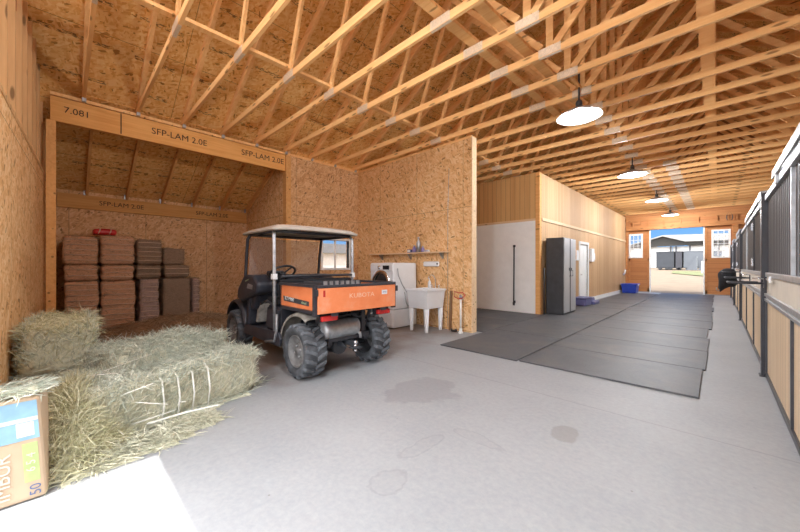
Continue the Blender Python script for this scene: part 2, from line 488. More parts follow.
M['dusty'] = glass('dusty_windscreen', (.50, .38, .34), .42, .4)
def emit(name, c, s):
    m, t, b = newmat(name)
    b.inputs['Emission Color'].default_value = (*c, 1); b.inputs['Emission Strength'].default_value = s
    b.inputs['Base Color'].default_value = (.8, .8, .8, 1)
    return m
M['led'] = emit('led_lens', (1, .99, .97), 9.0)
def orange_paint():
    m, t, b = newmat('faded_orange_paint')
    v = noise(t, coords(t), 5, 5, .65)
    t.links.new(ramp(t, v, [(.3, (.74, .20, .07)), (.55, (.80, .25, .10)), (.78, (.78, .36, .22))]), b.inputs['Base Color'])
    b.inputs['Roughness'].default_value = .45
    return m
M['orange'] = orange_paint()
M['mud_grey'] = plain('dusty_grey_plastic', (.30, .28, .25), .8, 0, .45, 10)
M['roof_beige'] = plain('beige_roof_plastic', (.50, .44, .38), .6, 0, .12, 5)
M['navy'] = plain('dark_body_plastic', (.035, .037, .048), .4, 0, .35, 6)
M['alu'] = plain('dull_aluminium', (.42, .43, .45), .45, .6, .25, 15)
M['ground_sand'] = plain('pale_dirt', (.165, .125, .085), .95, 0, .12, 1.5)
M['grass'] = plain('dry_grass', (.12, .13, .055), .95, 0, .35, 3)
M['barn_roof'] = plain('weathered_roof_metal', (.26, .26, .25), .5, .1, .1, 2)
M['barn_shade'] = plain('shed_shade_dark', (.022, .02, .017), .8)  # near-black colour carries the shade under the shed roof
M['sheet_grey'] = plain('grey_trailer_metal', (.03, .035, .044), .5, .1, .15, 2)
M['sheet_lite'] = plain('pale_grey_sheet', (.10, .112, .13), .5, .1, .1, 2)

# ================================================================ SETTING
XB, XL, XE, XR = -6.95, -3.40, -9.25, 6.75      # beam line, aisle wall, hay bay back wall, right wall
YA, YW, YH, YF = 8.80, 5.50, 3.46, 20.10        # alcove wall, washer wall, hay bay end, far gable
ZT = 3.80; RID = -0.10; SL = 0.583
def roofz(x): return 3.98 + SL * (6.85 - abs(x - RID))

fl = MB().box(-9.6, 7.2, -.55, YF + .1, -.15, 0).build('floor', M['concrete'])
struct(fl, 'worn grey concrete floor of the barn with a damp patch', 'floor')
gr = MB(); n_ = 24
ys = [-60, -12, -.56]; gr.add([(-70, -60, -.16), (70, -60, -.16), (70, -.56, -.16), (-70, -.56, -.16)], [(0, 1, 2, 3)])
prev = [(-70, YF + .11, -.06), (60, YF + .11, -.06)]
for (y, z) in ((26, .0), (34, .30), (48, .88), (70, 1.25), (160, 1.7)):
    cur = [(-70, y, z), (60, y, z)]
    gr.add(prev + cur, [(0, 1, 3, 2)]); prev = cur
gr.add([(-70, -.56, -.16), (-9.6, -.56, -.16), (-9.6, YF + .11, -.06), (-70, YF + .11, -.06)], [(0, 1, 2, 3)])
gr.add([(7.2, -.56, -.16), (70, -.56, -.16), (60, YF + .11, -.06), (7.2, YF + .11, -.06)], [(0, 1, 2, 3)])
g = gr.build('ground', M['ground_sand']); struct(g, 'pale sandy yard outside the far barn door', 'ground')

# roof deck: one sloped board per side, lean-to deck
def roof_side(name, xa, xb_, label):
    y0, y1 = -1.15, YF + .35  # near overhang lengthened out of view to keep sun out of the added vent
    th = .03
    L = math.hypot(xb_ - xa, roofz(xb_) - roofz(xa)); ang = math.atan2(roofz(xb_) - roofz(xa), xb_ - xa)
    mb = MB().box(0, L, 0, y1 - y0, 0, th)
    o = mb.build(name, M['osb_roof']); o.location = (xa, y0, roofz(xa)); o.rotation_euler = (0, -ang, 0)
    return struct(o, label, 'ceiling')
roof_side('ceiling', -7.15, RID, 'strand board roof deck rising above the orange utility vehicle')
roof_side('ceiling', RID + .0, 6.95, 'strand board roof deck sloping down over the stalls')
def leanz(x): return 2.86 + .49 * (x + 9.2)
L = math.hypot(2.45, leanz(-7.0) - leanz(-9.45)); ang = math.atan(.49)
o = MB().box(0, L, 0, YH + .75, 0, .03).build('ceiling', M['osb_roof']); o.location = (-9.45, -.5, leanz(-9.45)); o.rotation_euler = (0, -ang, 0)
struct(o, 'low strand board roof deck over the hay stack', 'ceiling')

# walls
def wall(name, mb, mat, label): return struct(mb.build(name, mat), label, 'wall')
wall('wall_left', MB().box(XE - .12, XE, -.3, YH + .1, 0, leanz(XE) - .02), M['osb_yz'], 'strand board wall behind the stacked bales')
wall('wall_hay_end', MB().prism([(XE, 0), (XB, 0), (XB, ZT), (XB, leanz(XB) - .02), (XE, leanz(XE) - .02)], 'y', YH, YH + .1), M['osb_xz'], 'strand board wall closing the far end of the hay bay')
# wall on the beam line with a window, continuing to the far gable
wy0, wy1, wz0, wz1 = 4.40, 5.20, 1.25, 1.95
mb = MB()
mb.box(XB - .12, XB, YH + .11, wy0, 0, ZT); mb.box(XB - .12, XB, wy1, YF, 0, ZT)
mb.box(XB - .12, XB, wy0, wy1, 0, wz0); mb.box(XB - .12, XB, wy0, wy1, wz1, ZT)
wall('wall_left_upper', mb, M['osb_yz'], 'strand board wall with a small window behind the utility vehicle')
o = MB(); o.box(XB - .10, XB + .02, wy0 - .05, wy0, wz0 - .05, wz1 + .05); o.box(XB - .10, XB + .02, wy1, wy1 + .05, wz0 - .05, wz1 + .05)
o.box(XB - .10, XB + .02, wy0, wy1, wz0 - .05, wz0); o.box(XB - .10, XB + .02, wy0, wy1, wz1, wz1 + .05)
o.box(XB - .07, XB - .03, (wy0 + wy1) / 2 - .02, (wy0 + wy1) / 2 + .02, wz0, wz1)
win = o.build('window_1', M['white_paint']); struct(win, 'small white framed window seen through the utility vehicle cab', 'window')
MB().box(XB - .055, XB - .050, wy0, wy1, wz0, wz1).build('pane', M['pane'], win)
# washer wall
ww = wall('wall_washer', MB().box(XB + .01, XL - .02, YW, YW + .13, 0, ZT), M['osb_xz'], 'strand board partition behind the washing machine and sink')
e_ = MB().box(XL - .019, XL, YW - .012, YW + .142, 0, ZT + .01).build('trim_1', M['trim_wood']); struct(e_, 'pale board capping the end of the strand board partition', 'trim')
e_ = MB().box(XB + .02, XL - .02, YW - .01, YW + .14, ZT + .001, ZT + .04).build('trim_2', M['truss']); struct(e_, 'timber plate along the top of the strand board partition', 'trim')
# alcove wall: white panel below, boarding above
wall('wall_alcove', MB().box(XB + .01, XL - .10, YA, YA + .1, 0, 2.52), M['white_panel'], 'white panelled wall of the alcove past the partition')
wall('wall_alcove_upper', MB().box(XB + .01, XL - .10, YA, YA + .1, 2.58, ZT), M['tg_xz'], 'varnished boarding above the white alcove panel')
e_ = MB().box(XB + .01, XL - .10, YA - .02, YA + .1, 2.521, 2.579).build('trim_3', M['trim_wood']); struct(e_, 'timber rail on top of the white alcove panel', 'trim')
e_ = MB().box(XL - .099, XL + .012, YA - .02, YA + .11, 0, ZT).build('trim_4', M['rafter']); struct(e_, 'timber corner post where the white panel meets the aisle wall', 'trim')
# aisle wall with a door
dy0, dy1, dz = 12.30, 13.25, 2.06
mb = MB()
mb.box(XL - .1, XL, YA + .111, dy0, 0, ZT); mb.box(XL - .1, XL, dy1, YF - .02, 0, ZT); mb.box(XL - .1, XL, dy0, dy1, dz, ZT)
wall('wall_aisle', mb, M['tg_yz'], 'long pale boarded wall of the room along the aisle')
e_ = MB().box(XL + .001, XL + .03, YA + .12, YF - .06, 2.52, 2.60).build('trim_5', M['trim_wood']); struct(e_, 'pale rail running high along the boarded aisle wall', 'trim')
e_ = MB().box(XL + .001, XL + .02, dy1 + .1, YF - .06, 0, .14).build('baseboard_aisle', M['white_paint']); struct(e_, 'white baseboard along the boarded aisle wall', 'baseboard')
mb = MB(); mb.box(XL - .1, XL + .03, dy0 - .09, dy0, 0, dz + .09); mb.box(XL - .1, XL + .03, dy1, dy1 + .09, 0, dz + .09); mb.box(XL - .1, XL + .03, dy0, dy1, dz, dz + .09)
d = mb.build('door_3', M['white_paint'], bev=.006); struct(d, 'white door in the boarded aisle wall past the steel cabinet', 'door')
mb = MB().box(XL - .06, XL - .02, dy0 + .005, dy1 - .005, .01, dz - .005)
for (z0, z1) in ((.2, .9), (1.05, 1.9)):
    for (a, b_) in ((dy0 + .12, dy0 + .43), (dy0 + .52, dy1 - .12)): mb.box(XL - .02, XL - .012, a, b_, z0, z1)
mb.build('door_leaf', M['white_panel'], d)
mb = MB().tube([(XL - .02, dy0 + .08, 1.0), (XL + .03, dy0 + .08, 1.0), (XL + .03, dy0 + .20, 1.0)], .011)
mb.build('door_handle', M['chrome'], d)

# far gable: boards above the sliding door opening, side pieces, triangular top
OX0, OX1, OZ = -3.30, .44, 3.08
mb = MB()
mb.box(XB + .0, OX0, YF, YF + .15, 0, 3.9); mb.box(OX1, XR, YF, YF + .15, 0, 3.9)
mb.box(OX0, OX1, YF, YF + .15, OZ, 3.9)
mb.prism([(-7.05, 3.9), (6.85, 3.9), (RID, roofz(RID) - .01)], 'y', YF, YF + .15)
wall('wall_far', mb, M['gable_wood'], 'orange brown boarded end wall around the far doorway')
mb = MB().box(XL + .04, XR - .5, YF - .10, YF - .001, OZ + .0, OZ + .20)
e_ = mb.build('trim_6', M['gable_timber']); struct(e_, 'heavy timber header above the far doorway', 'trim')
mb = MB()
x = XL + .3
while x < 2.0:
    mb.box(x, x + .045, YF - .06, YF - .001, OZ + .21, 3.62); x += .61
mb.box(XL + .04, XR - .5, YF - .09, YF - .061, 3.52, 3.66)
e_ = mb.build('trim_7', M['gable_timber']); struct(e_, 'short studs and plate above the far header', 'trim')
e_ = MB().box(.46, .62, YF - .16, YF - .001, 0, OZ - .01).build('trim_8', M['gable_timber']); struct(e_, 'timber post beside the far doorway next to the stalls', 'trim')
# two sliding door leaves with windows
def leaf(nm, x0, x1, wx0, wx1, wz0, wz1, lab):
    y0, y1 = YF + .16, YF + .22
    mb = MB(); mb.box(x0, x1, y0, y1, .03, wz0); mb.box(x0, x1, y0, y1, wz1, OZ + .05)
    mb.box(x0, wx0, y0, y1, wz0, wz1); mb.box(wx1, x1, y0, y1, wz0, wz1)
    d = mb.build(nm, M['door_wood']); struct(d, lab, 'door')
    fm = MB(); t_ = .05
    for (a, b_, c, e2) in ((x0, x0 + .12, .03, OZ), (x1 - .12, x1, .03, OZ), (x0, x1, .03, .20), (x0, x1, wz0 - .16, wz0 - .04)):
        fm.box(a, b_, y0 - .025, y0 - .001, c, e2)
    fm.build('door_frame', M['gable_timber'], d)
    wm = MB()
    wm.box(wx0 - .02, wx0 + t_, y0 - .05, y0 - .026, wz0 - .02, wz1 + .02); wm.box(wx1 - t_, wx1 + .02, y0 - .05, y0 - .026, wz0 - .02, wz1 + .02)
    wm.box(wx0 + t_, wx1 - t_, y0 - .05, y0 - .026, wz0 - .02, wz0 + t_); wm.box(wx0 + t_, wx1 - t_, y0 - .05, y0 - .026, wz1 - t_, wz1 + .02)
    for k in (1, 2):
        xx = wx0 + (wx1 - wx0) * k / 3; wm.box(xx - .012, xx + .012, y0 - .045, y0 - .026, wz0 + t_, wz1 - t_)
    for k in (1, 2, 3):
        zz = wz0 + (wz1 - wz0) * k / 4; wm.box(wx0 + t_, wx1 - t_, y0 - .043, y0 - .027, zz - .012, zz + .012)
    wf = wm.build('window_frame', M['white_paint'], d)
    MB().box(wx0, wx1, y0 + .02, y0 + .025, wz0, wz1).build('pane', M['pane'], d)
    return d
leaf('door_1', -3.34, -2.40, -3.26, -2.72, 1.72, 2.90, 'boarded sliding door leaf with a window beside the boarded wall')
leaf('door_2', -.47, .50, -.19, .38, 1.68, 2.90, 'boarded sliding door leaf with a window beside the stalls')
e_ = MB()
e_.box(-2.44, -2.39, YF + .12, YF + .159, 0, OZ); e_.box(-.48, -.43, YF + .12, YF + .159, 0, OZ)
o = e_.build('trim_9', M['white_paint']); struct(o, 'pale edge strips of the far doorway', 'trim')

# right wall and stall partitions
wall('wall_right', MB().box(XR, XR + .12, -.3, YF, 0, 3.95), M['osb_yz'], 'outer wall behind the stalls')
for (y, lb) in ((5.78, 'nearest'), (11.3, 'middle'), (15.5, 'farthest')):
    o = MB().box(.50, 4.2, y - .03, y + .03, 0, 2.1).build('wall_stall', M['stall_wood']); struct(o, 'boarded partition between stalls, the %s one' % lb, 'wall')
o = MB().box(4.2, 4.26, -.2, YF - .02, 0, 2.3).build('wall_stall_back', M['stall_wood']); struct(o, 'boarded back wall of the stalls', 'wall')

# near wall (runs at a slight angle) with strand board, studs and the open doorway behind the camera
A, B = Vector((XE + .0, -.135, 0)), Vector((-2.76, -.387, 0))
dn = (B - A).normalized(); Ln = (B - A).length; rzn = math.atan2(dn.y, dn.x)
o = MB().box(0, Ln, -.02, 0, 0, 2.62).build('wall_near', M['osb_xz']); o.location = A; o.rotation_euler = (0, 0, rzn)
struct(o, 'strand board wall beside the hay at the photo edge', 'wall')
mb = MB().box(2.3, Ln, -.14, -.12, 2.2, 4.3); mb.box(0, 2.3, -.14, -.12, 0, 3.72)
x = .04
while x < Ln - .1:
    mb.box(x, x + .045, -.119, -.021, 0, 4.25 if x > 2.3 else 2.8 + .45 * x); x += .405
mb.box(0, Ln, -.119, .006, 2.621, 2.66)
o = mb.build('wall_near_upper', M['stud']); o.location = A; o.rotation_euler = (0, 0, rzn)
struct(o, 'bare timber studs and boards above the near strand board', 'wall')
mb = MB(); mb.box(.42, XR, -.47, -.35, 0, 3.9); mb.box(-2.755, .42, -.47, -.35, 3.08, 3.9)
mb.box(-7.0, -2.757, -.62, -.53, 3.1, 3.9)
mb.prism([(-7.05, 3.9), (6.85, 3.9), (6.18, 4.3), (2.08, 4.3), (RID, 5.57), (-2.28, 4.3), (-6.38, 4.3)], 'y', -.47, -.35)  # gable cut away along the top for the added vent
wall('wall_near_gable', mb, M['gable_wood'], 'boarded end wall over the doorway behind the camera')

# added vent band, out of view, letting sky light onto the ceiling
mb = MB()
for s_ in (-1, 1):
    mb.bar((RID + s_ * 6.8, -.41, roofz(RID + s_ * 6.8) - .08), (RID, -.41, roofz(RID) - .08), .12, .14)
for k in range(-4, 5):
    x = RID + k * 1.4; lo = max(4.3, 5.57 - abs(x - RID) * .583); mb.box(x - .03, x + .03, -.45, -.37, lo, roofz(x) - .1)
o = mb.build('trim_14', M['stud']); struct(o, 'timber bars of an added light vent above the doorway behind the camera', 'trim')

# long laminated beam over the mouth of the hay bay, its post, ledger and plates
bm_ = MB().box(XB - .09, XB + .0, -.16, YH - .02, 3.43, 3.79).build('roof_beam', M['lvl'], bev=.004)
tag(bm_, 'long laminated timber beam with stamped black lettering across the hay bay', 'beam', None, 'structure')
M['stamp'] = plain('stamped_ink', (.035, .02, .012), .8)
for (y, s_, tx) in ((2.95, .16, 'SFP-LAM 2.0E'), (1.45, .15, 'SFP-LAM 2.0E'), (.12, .13, '7.081')):
    text_mesh('stamp', tx, s_, M['stamp'], bm_, frame((XB + .002, y, 3.62), (0, 1, 0), (0, 0, 1)), .0005, xs=1.0)
MB().box(XB + .001, XB + .003, .62, .635, 3.45, 3.78).build('joint', M['stamp'], bm_)
o = MB().box(XB - .07, XB + .03, -.20, -.10, 0, 3.42).build('trim_10', M['rafter']); struct(o, 'timber post carrying the near end of the long beam', 'trim')
o = MB().box(XB - .12, XB + .03, YH - .015, YH + .10, 0, 3.79).build('trim_11', M['rafter']); struct(o, 'timber post carrying the far end of the long beam', 'trim')
mb = MB().box(XB - .09, XB + .005, -.16, YW - .02, 3.801, 3.85)
o = mb.build('trim_12', M['truss']); struct(o, 'timber plate on top of the long beam', 'trim')
o = MB().box(XE + .001, XE + .06, -.12, YH - .02, 2.46, 2.74).build('trim_13', M['lvl']); struct(o, 'stamped timber ledger under the low roof behind the bales', 'trim')
text_mesh('stamp', 'SFP-LAM 2.0E', .13, M['stamp'], o, frame((XE + .062, .85, 2.60), (0, 1, 0), (0, 0, 1)), .0005)
text_mesh('stamp', 'SFP-LAM 2.0E', .13, M['stamp'], o, frame((XE + .062, 2.6, 2.60), (0, 1, 0), (0, 0, 1)), .0005)

# ---------------------------------------------------------------- roof trusses
ORD = ['first', 'second', 'third', 'fourth', 'fifth', 'sixth', 'seventh', 'eighth', 'ninth', 'tenth', 'eleventh', 'twelfth', 'thirteenth', 'fourteenth', 'fifteenth', 'sixteenth', 'seventeenth', 'eighteenth', 'nineteenth', 'twentieth', 'twenty-first', 'twenty-second', 'twenty-third', 'twenty-fourth', 'twenty-fifth', 'twenty-sixth', 'twenty-seventh', 'twenty-eighth', 'twenty-ninth', 'thirtieth', 'thirty-first', 'thirty-second']
T = .038
def make_truss():
    r = thing('roof_truss', 'x', 'truss', (0, 0, 3.86), 0, 'pale timber roof trusses across the barn')
    zb = .045
    def m(name, mb, mat=M['truss']): return mb.build(name, mat, r, local=True)
    c = MB().bar((-6.98, 0, zb), (6.78, 0, zb), T, .089); m('bottom_chord', c)
    for s in (-1, 1):
        c = MB(); a = (RID + s * 6.98, 0, roofz(RID + s * 6.98) - 3.86 - .075); b_ = (RID + s * .02, 0, roofz(RID) - 3.86 - .085)
        m('top_chord', MB().bar(a, b_, .05, .13))
    def top(x): return roofz(x) - 3.86 - .13
    webs = [((-.10, .09), (-.10, top(-.1) - .04), .14)]
    for s in (-1, 1):
        q = lambda x: RID + s * (-x + RID) if s > 0 else x
        webs += [((q(-4.22), .09), (q(-3.40), top(-3.4)), .075), ((q(-1.46), .09), (q(-1.46), top(-1.46)), .085),
                 ((q(-1.40), .10), (q(-.20), 1.42), .085), ((q(-3.32), top(-3.3) - .02), (q(-1.56), .12), .075)]
    for (a, b_, h) in webs:
        m('web', MB().bar((a[0], 0, a[1]), (b_[0], 0, b_[1]), T - .004, h, (1, 0, 0) if abs(a[0] - b_[0]) < .01 else (0, 0, 1)))
    return r, m
proto, mm = make_truss()
def plates(xs, r, mat=M['plate']):
    for x in xs:
        mb = MB()
        for s in (-1, 1): mb.box(x - .13, x + .13, s * (T / 2 + .001), s * (T / 2 + .003), .005, .10) if s > 0 else mb.box(x - .13, x + .13, -(T / 2 + .003), -(T / 2 + .001), .005, .10)
        mb.box(x - .13, x + .13, -T / 2, T / 2, -.0035, -.001)
        mb.build('gusset_plate', mat, r, local=True)
    MB().box(-6.96, -6.90, -T / 2 - .005, T / 2 + .005, -.055, .05).build('metal_tie', M['galv'], r, local=True)
ys = [.195 + .651 * i for i in range(31)]
protoB = dup(proto, (0, 0, 3.86)); protoC = dup(proto, (0, 0, 3.86))
plates((-4.22, -2.12, -1.46), proto); plates((-4.22, -1.46), protoB); plates((-1.46, -.87), protoC)
used = {}
for i, y in enumerate(ys):
    k = 0 if i < 9 else (1 if i < 16 else 2)
    p_ = (proto, protoB, protoC)[k]
    lab = 'pale timber roof truss, %s counted from the near wall' % ORD[i]
    if k not in used:
        used[k] = 1; p_.location = (0, y, 3.86); p_['label'] = lab
    else:
        dup(p_, (0, y, 3.86), label=lab)
# lateral braces lying on the chords
for (a, b_, lb) in (((-4.22, -.2, 4.015), (-4.22, YW + 2.5, 4.015), 'long pale brace laid across the trusses above the utility vehicle'),
                    ((-1.86, .4, 4.015), (-1.62, 7.2, 4.015), 'pale brace plank lying across the trusses near the first pendant lamp'),
                    ((-2.22, .4, 4.015), (-2.02, 7.2, 4.015), 'second brace plank on the trusses, left of the lamp row')):
    o = MB().bar((0, 0, 0), (b_[0] - a[0], b_[1] - a[1], 0), .12 if a[0] > -4 else .085, .04).build('roof_brace', M['truss']); o.location = a
    tag(o, lb, 'brace', 'roof braces')
# lean-to rafters
rp = None
for i in range(6):
    y = .30 + .625 * i
    lab = 'rafter under the low hay bay roof, %s from the near wall' % ORD[i]
    if rp is None:
        rp = thing('rafter', lab, 'rafter', (XE + .07, y, leanz(XE)), 0, 'rafters under the low hay bay roof')
        dx = XB - .10 - XE - .07
        MB().bar((0, 0, leanz(XE + .07) - leanz(XE) - .08), (dx, 0, leanz(XB - .1) - leanz(XE) - .08), .04, .135).build('beam', M['rafter'], rp, local=True)
        MB().box(-.004, .02, -.05, -.021, -.10, .0).build('metal_tie', M['galv'], rp, local=True)
    else: dup(rp, (XE + .07, y, leanz(XE)), label=lab)

# ================================================================ PENDANT LAMPS
def make_pendant():
    r = thing('pendant_lamp', 'x', 'lamp', (0, 0, 0), 0, 'pendant lamps along the aisle')
    def b(n, mb, mat): return mb.build(n, mat, r, local=True)
    b('rod', MB().tube([(0, 0, .20), (0, 0, .74)], .013, 10), M['black_steel'])
    b('mounting_bar', MB().box(-.02, .02, -.40, .40, .424, .455), M['truss'])
    b('socket', MB().lathe([(0, .225), (.035, .225), (.045, .20), (.045, .165), (.036, .16), (.036, .15), (.055, .14), (.055, .115), (.03, .10), (.0, .10)], n=20), M['charcoal'])
    b('shade', MB().lathe([(.05, .118), (.10, .105), (.19, .065), (.27, .02), (.30, -.005), (.305, -.012), (.298, -.012), (.265, .012), (.185, .055), (.10, .092), (.0, .098)], n=40), M['shade'])
    b('lens_plate', MB().lathe([(0, .045), (.135, .045), (.135, .05), (0, .05)], n=30), M['white_gloss'])
    for k in range(4):
        a = PI / 4 + k * PI / 2
        mb = MB().lathe([(0, .018), (.035, .022), (.06, .035), (.06, .044), (0, .044)], Matrix.Translation((.085 * math.cos(a), .085 * math.sin(a), 0)), n=16)
        b('led_lens', mb, M['led'])
    return r
m, t, bb = newmat('spun_metal_shade')
bb.inputs['Base Color'].default_value = (.62, .63, .64, 1); bb.inputs['Metallic'].default_value = .55; bb.inputs['Roughness'].default_value = .3
M['shade'] = m
LP = [(-1.48, 5.33, 'largest pendant lamp, hanging nearest above the mats'), (-1.50, 9.67, 'second pendant lamp from the front of the aisle'),
      (-1.50, 14.05, 'third pendant lamp from the front of the aisle'), (-1.50, 18.5, 'farthest pendant lamp, near the end doorway'), (-1.50, 1.1, 'added pendant lamp, out of view above the near doorway')]  # last lamp is added above the view to brighten the foreground
pl0 = make_pendant()
for i, (x, y, lb) in enumerate(LP):
    r = pl0 if i == 0 else dup(pl0, (x, y, 3.56))
    r.location = (x, y, 3.53); r['label'] = lb
    l = bpy.data.lights.new('pendant_light', 'POINT'); l.energy = LAMP * (.45 if y < 2 else 1); l.shadow_soft_size = .06; l.color = LAMP_TINT
    lo = bpy.data.objects.new('pendant_light', l); COL.objects.link(lo); lo.parent = r; lo.location = (0, 0, -.09)

# ================================================================ RUBBER MATS
mat0 = None
def mat_(x0, x1, y0, y1, lab, rz=0, z=0.001):
    o = MB().box(-(x1 - x0) / 2, (x1 - x0) / 2, -(y1 - y0) / 2, (y1 - y0) / 2, 0, .019).build('rubber_mat', M['mat'], bev=.004)
    o.location = ((x0 + x1) / 2, (y0 + y1) / 2, z); o.rotation_euler = (0, 0, rz)
    return tag(o, lab, 'mat', 'rubber mats on the aisle floor')
y = 4.31; i = 0
while y < 19.6:
    mat_(-1.935 + rnd.uniform(-.01, .01), -.11 + rnd.uniform(-.035, .035), y, y + 1.19, 'black rubber floor mat on the stall side, %s row from the front' % ORD[i], rnd.uniform(-.008, .008))
    y += 1.205; i += 1
y = 4.28; i = 0
while y < 18.8:
    mat_(-3.255 + (0 if i else 0), -1.965, y, y + 1.80, 'black rubber floor mat on the wall side, %s row from the front' % ORD[i], rnd.uniform(-.008, .008), .001)
    y += 1.825; i += 1
for k in range(2):
    for j in range(2):
        mat_(-3.27 - 1.83 * (k + 1) + .01, -3.27 - 1.83 * k - (.005 if k == 0 else .01), 5.70 + 1.54 * j, 7.22 + 1.54 * j, 'dusty rubber mat in the alcove, %s %s' % (('outer', 'inner')[k], ('behind the partition', 'near the white panel')[j]))

# ================================================================ STEEL CABINET AND THINGS ALONG THE AISLE WALL
r = thing('storage_cabinet', 'tall grey two door steel cabinet against the boarded wall', 'cabinet', (-3.10, 9.53, 0))
MB().box(-3.32, -2.885, 9.05, 10.02, .03, 2.05).build('body', M['charcoal'], r, bev=.006)
MB().box(-3.30, -2.905, 9.09, 9.98, .0215, .029).build('plinth', M['black_steel'], r)
M['cab_door'] = plain('light_grey_cabinet_door', (.50, .51, .53), .35, .3, .05)
M['cab_top'] = plain('cabinet_black_strip', (.03, .03, .035), .4)
for k, (a, b_) in enumerate(((9.065, 9.49), (9.58, 10.005))):
    dr = MB().box(-2.883, -2.860, a, b_, .07, 2.035).build('door', M['cab_door'], r, bev=.008)
    hy = b_ - .045 if k == 0 else a + .045
    MB().tube([(-2.860, hy, 1.03), (-2.825, hy, 1.03), (-2.825, hy, 1.18), (-2.860, hy, 1.18)], .009).build('handle', M['black_steel'], dr)
    MB().box(-2.8595, -2.853, hy - .03, hy + .03, 1.19, 1.25).build('lock', M['black_steel'], dr)
MB().box(-2.883, -2.862, 9.495, 9.575, .07, 2.035).build('centre_strip', M['cab_top'], r)
r = thing('thermostat_box', 'brown and white control box on boarded wall between cabinet and door', 'control box', (XL, 11.6, 1.5))
MB().box(XL + .001, XL + .10, 11.35, 11.62, 1.52, 1.86).build('body', M['rafter'], r, bev=.01)
MB().box(XL + .001, XL + .09, 11.65, 11.92, 1.48, 1.82).build('cover', M['white_gloss'], r, bev=.012)
r = thing('control_box', 'white box on the boarded wall beyond the white door', 'control box', (XL, 13.7, 1.5))
MB().box(XL + .001, XL + .09, 13.5, 13.82, 1.46, 1.94).build('body', M['white_gloss'], r, bev=.012)
MB().box(XL + .001, XL + .06, 13.87, 14.05, 1.52, 1.78).build('switch_plate', M['white_gloss'], r, bev=.01)
# lavender storage bins by the door
r = thing('storage_bin', 'low lavender plastic bin on the mats below the white door', 'bin', (-3.1, 11.9, 0))
zb = .021
MB().box(-3.36, -3.0, 11.50, 12.18, zb, .25).build('body', M['purple'], r, bev=.03)
MB().box(-3.375, -2.985, 11.48, 12.20, .252, .28).build('lid', M['purple'], r, bev=.012)
r = thing('storage_bin', 'lavender step shaped plastic block beyond the low bin', 'bin', (-3.0, 12.6, 0))
MB().prism([(-3.30, zb), (-2.92, zb), (-2.92, .11), (-3.06, .12), (-3.08, .22), (-3.30, .22)], 'y', 12.24, 12.85).build('body', M['purple'], r, bev=.015)
# blue tote in the far corner
r = thing('blue_tote', 'royal blue plastic tote in the corner beside the far doorway', 'tote', (-3.02, 18.9, 0))
zt = .022
mb = MB(); v0 = [(-3.28, 18.6), (-2.76, 18.6), (-2.76, 19.3), (-3.28, 19.3)]; v1 = [(-3.32, 18.55), (-2.72, 18.55), (-2.72, 19.35), (-3.32, 19.35)]
mb.add([(x, y_, zt) for x, y_ in v0] + [(x, y_, .40) for x, y_ in v1], [(3, 2, 1, 0), (4, 5, 6, 7)] + [(k, (k + 1) % 4, 4 + (k + 1) % 4, 4 + k) for k in range(4)])
mb.build('body', M['blue'], r, bev=.02)
MB().box(-3.35, -2.69, 18.52, 19.38, .401, .455).build('lid', M['blue'], r, bev=.015)
MB().box(-2.688, -2.68, 18.75, 19.1, .38, .44).build('handle', M['white_gloss'], r)
# black bar on the white alcove wall
r = thing('gate_bar', 'long thin black bar hanging upright on the white alcove panel', 'bar', (-4.1, YA, .25))
MB().tube([(-4.10, YA - .03, .28), (-4.09, YA - .03, 1.88)], .018, 10).build('rod', M['black_steel'], r)
for z in (.30, 1.86): MB().box(-4.13, -4.06, YA - .012, YA - .001, z - .03, z + .03).build('bracket', M['charcoal'], r)
MB().lathe([(.0, 0), (.028, 0), (.03, .08), (0, .085)], Matrix.Translation((-4.10, YA - .03, .20)), 12).build('end_cap', M['charcoal'], r)
# black broom-like strip and small hooks on corner
tag(MB().tube([(-3.27, 8.77, .03), (-3.27, 8.775, 1.25)], .018, 8).build('broom_handle', M['black_plastic']), 'dark pole leaning at the corner beside the steel cabinet', 'pole')
# rope loop and fixtures on the far gable
tag(MB().tube([(.36 + .09 * math.cos(a), YF - .075, 3.42 + .20 * math.sin(a)) for a in [2 * PI * k / 20 for k in range(20)]], .016, 8, closed=True).build('rope_coil', M['black_plastic']), 'dark rope loop hung on boards above the far doorway', 'rope')
r = thing('junction_box', 'small brown box on boards high above the left far window', 'box', (-2.95, YF, 3.4))
MB().box(-3.1, -2.78, YF - .10, YF - .062, 3.36, 3.50).build('body', M['gable_wood'], r, bev=.01)
tag(MB().tube([(-3.36, YF - .8, .85), (-3.30, YF - .82, .95), (-3.27, YF - .84, 1.12)], .035, 8).build('door_lever', M['white_gloss']), 'pale lever handle on the boarded wall near the far corner', 'handle')

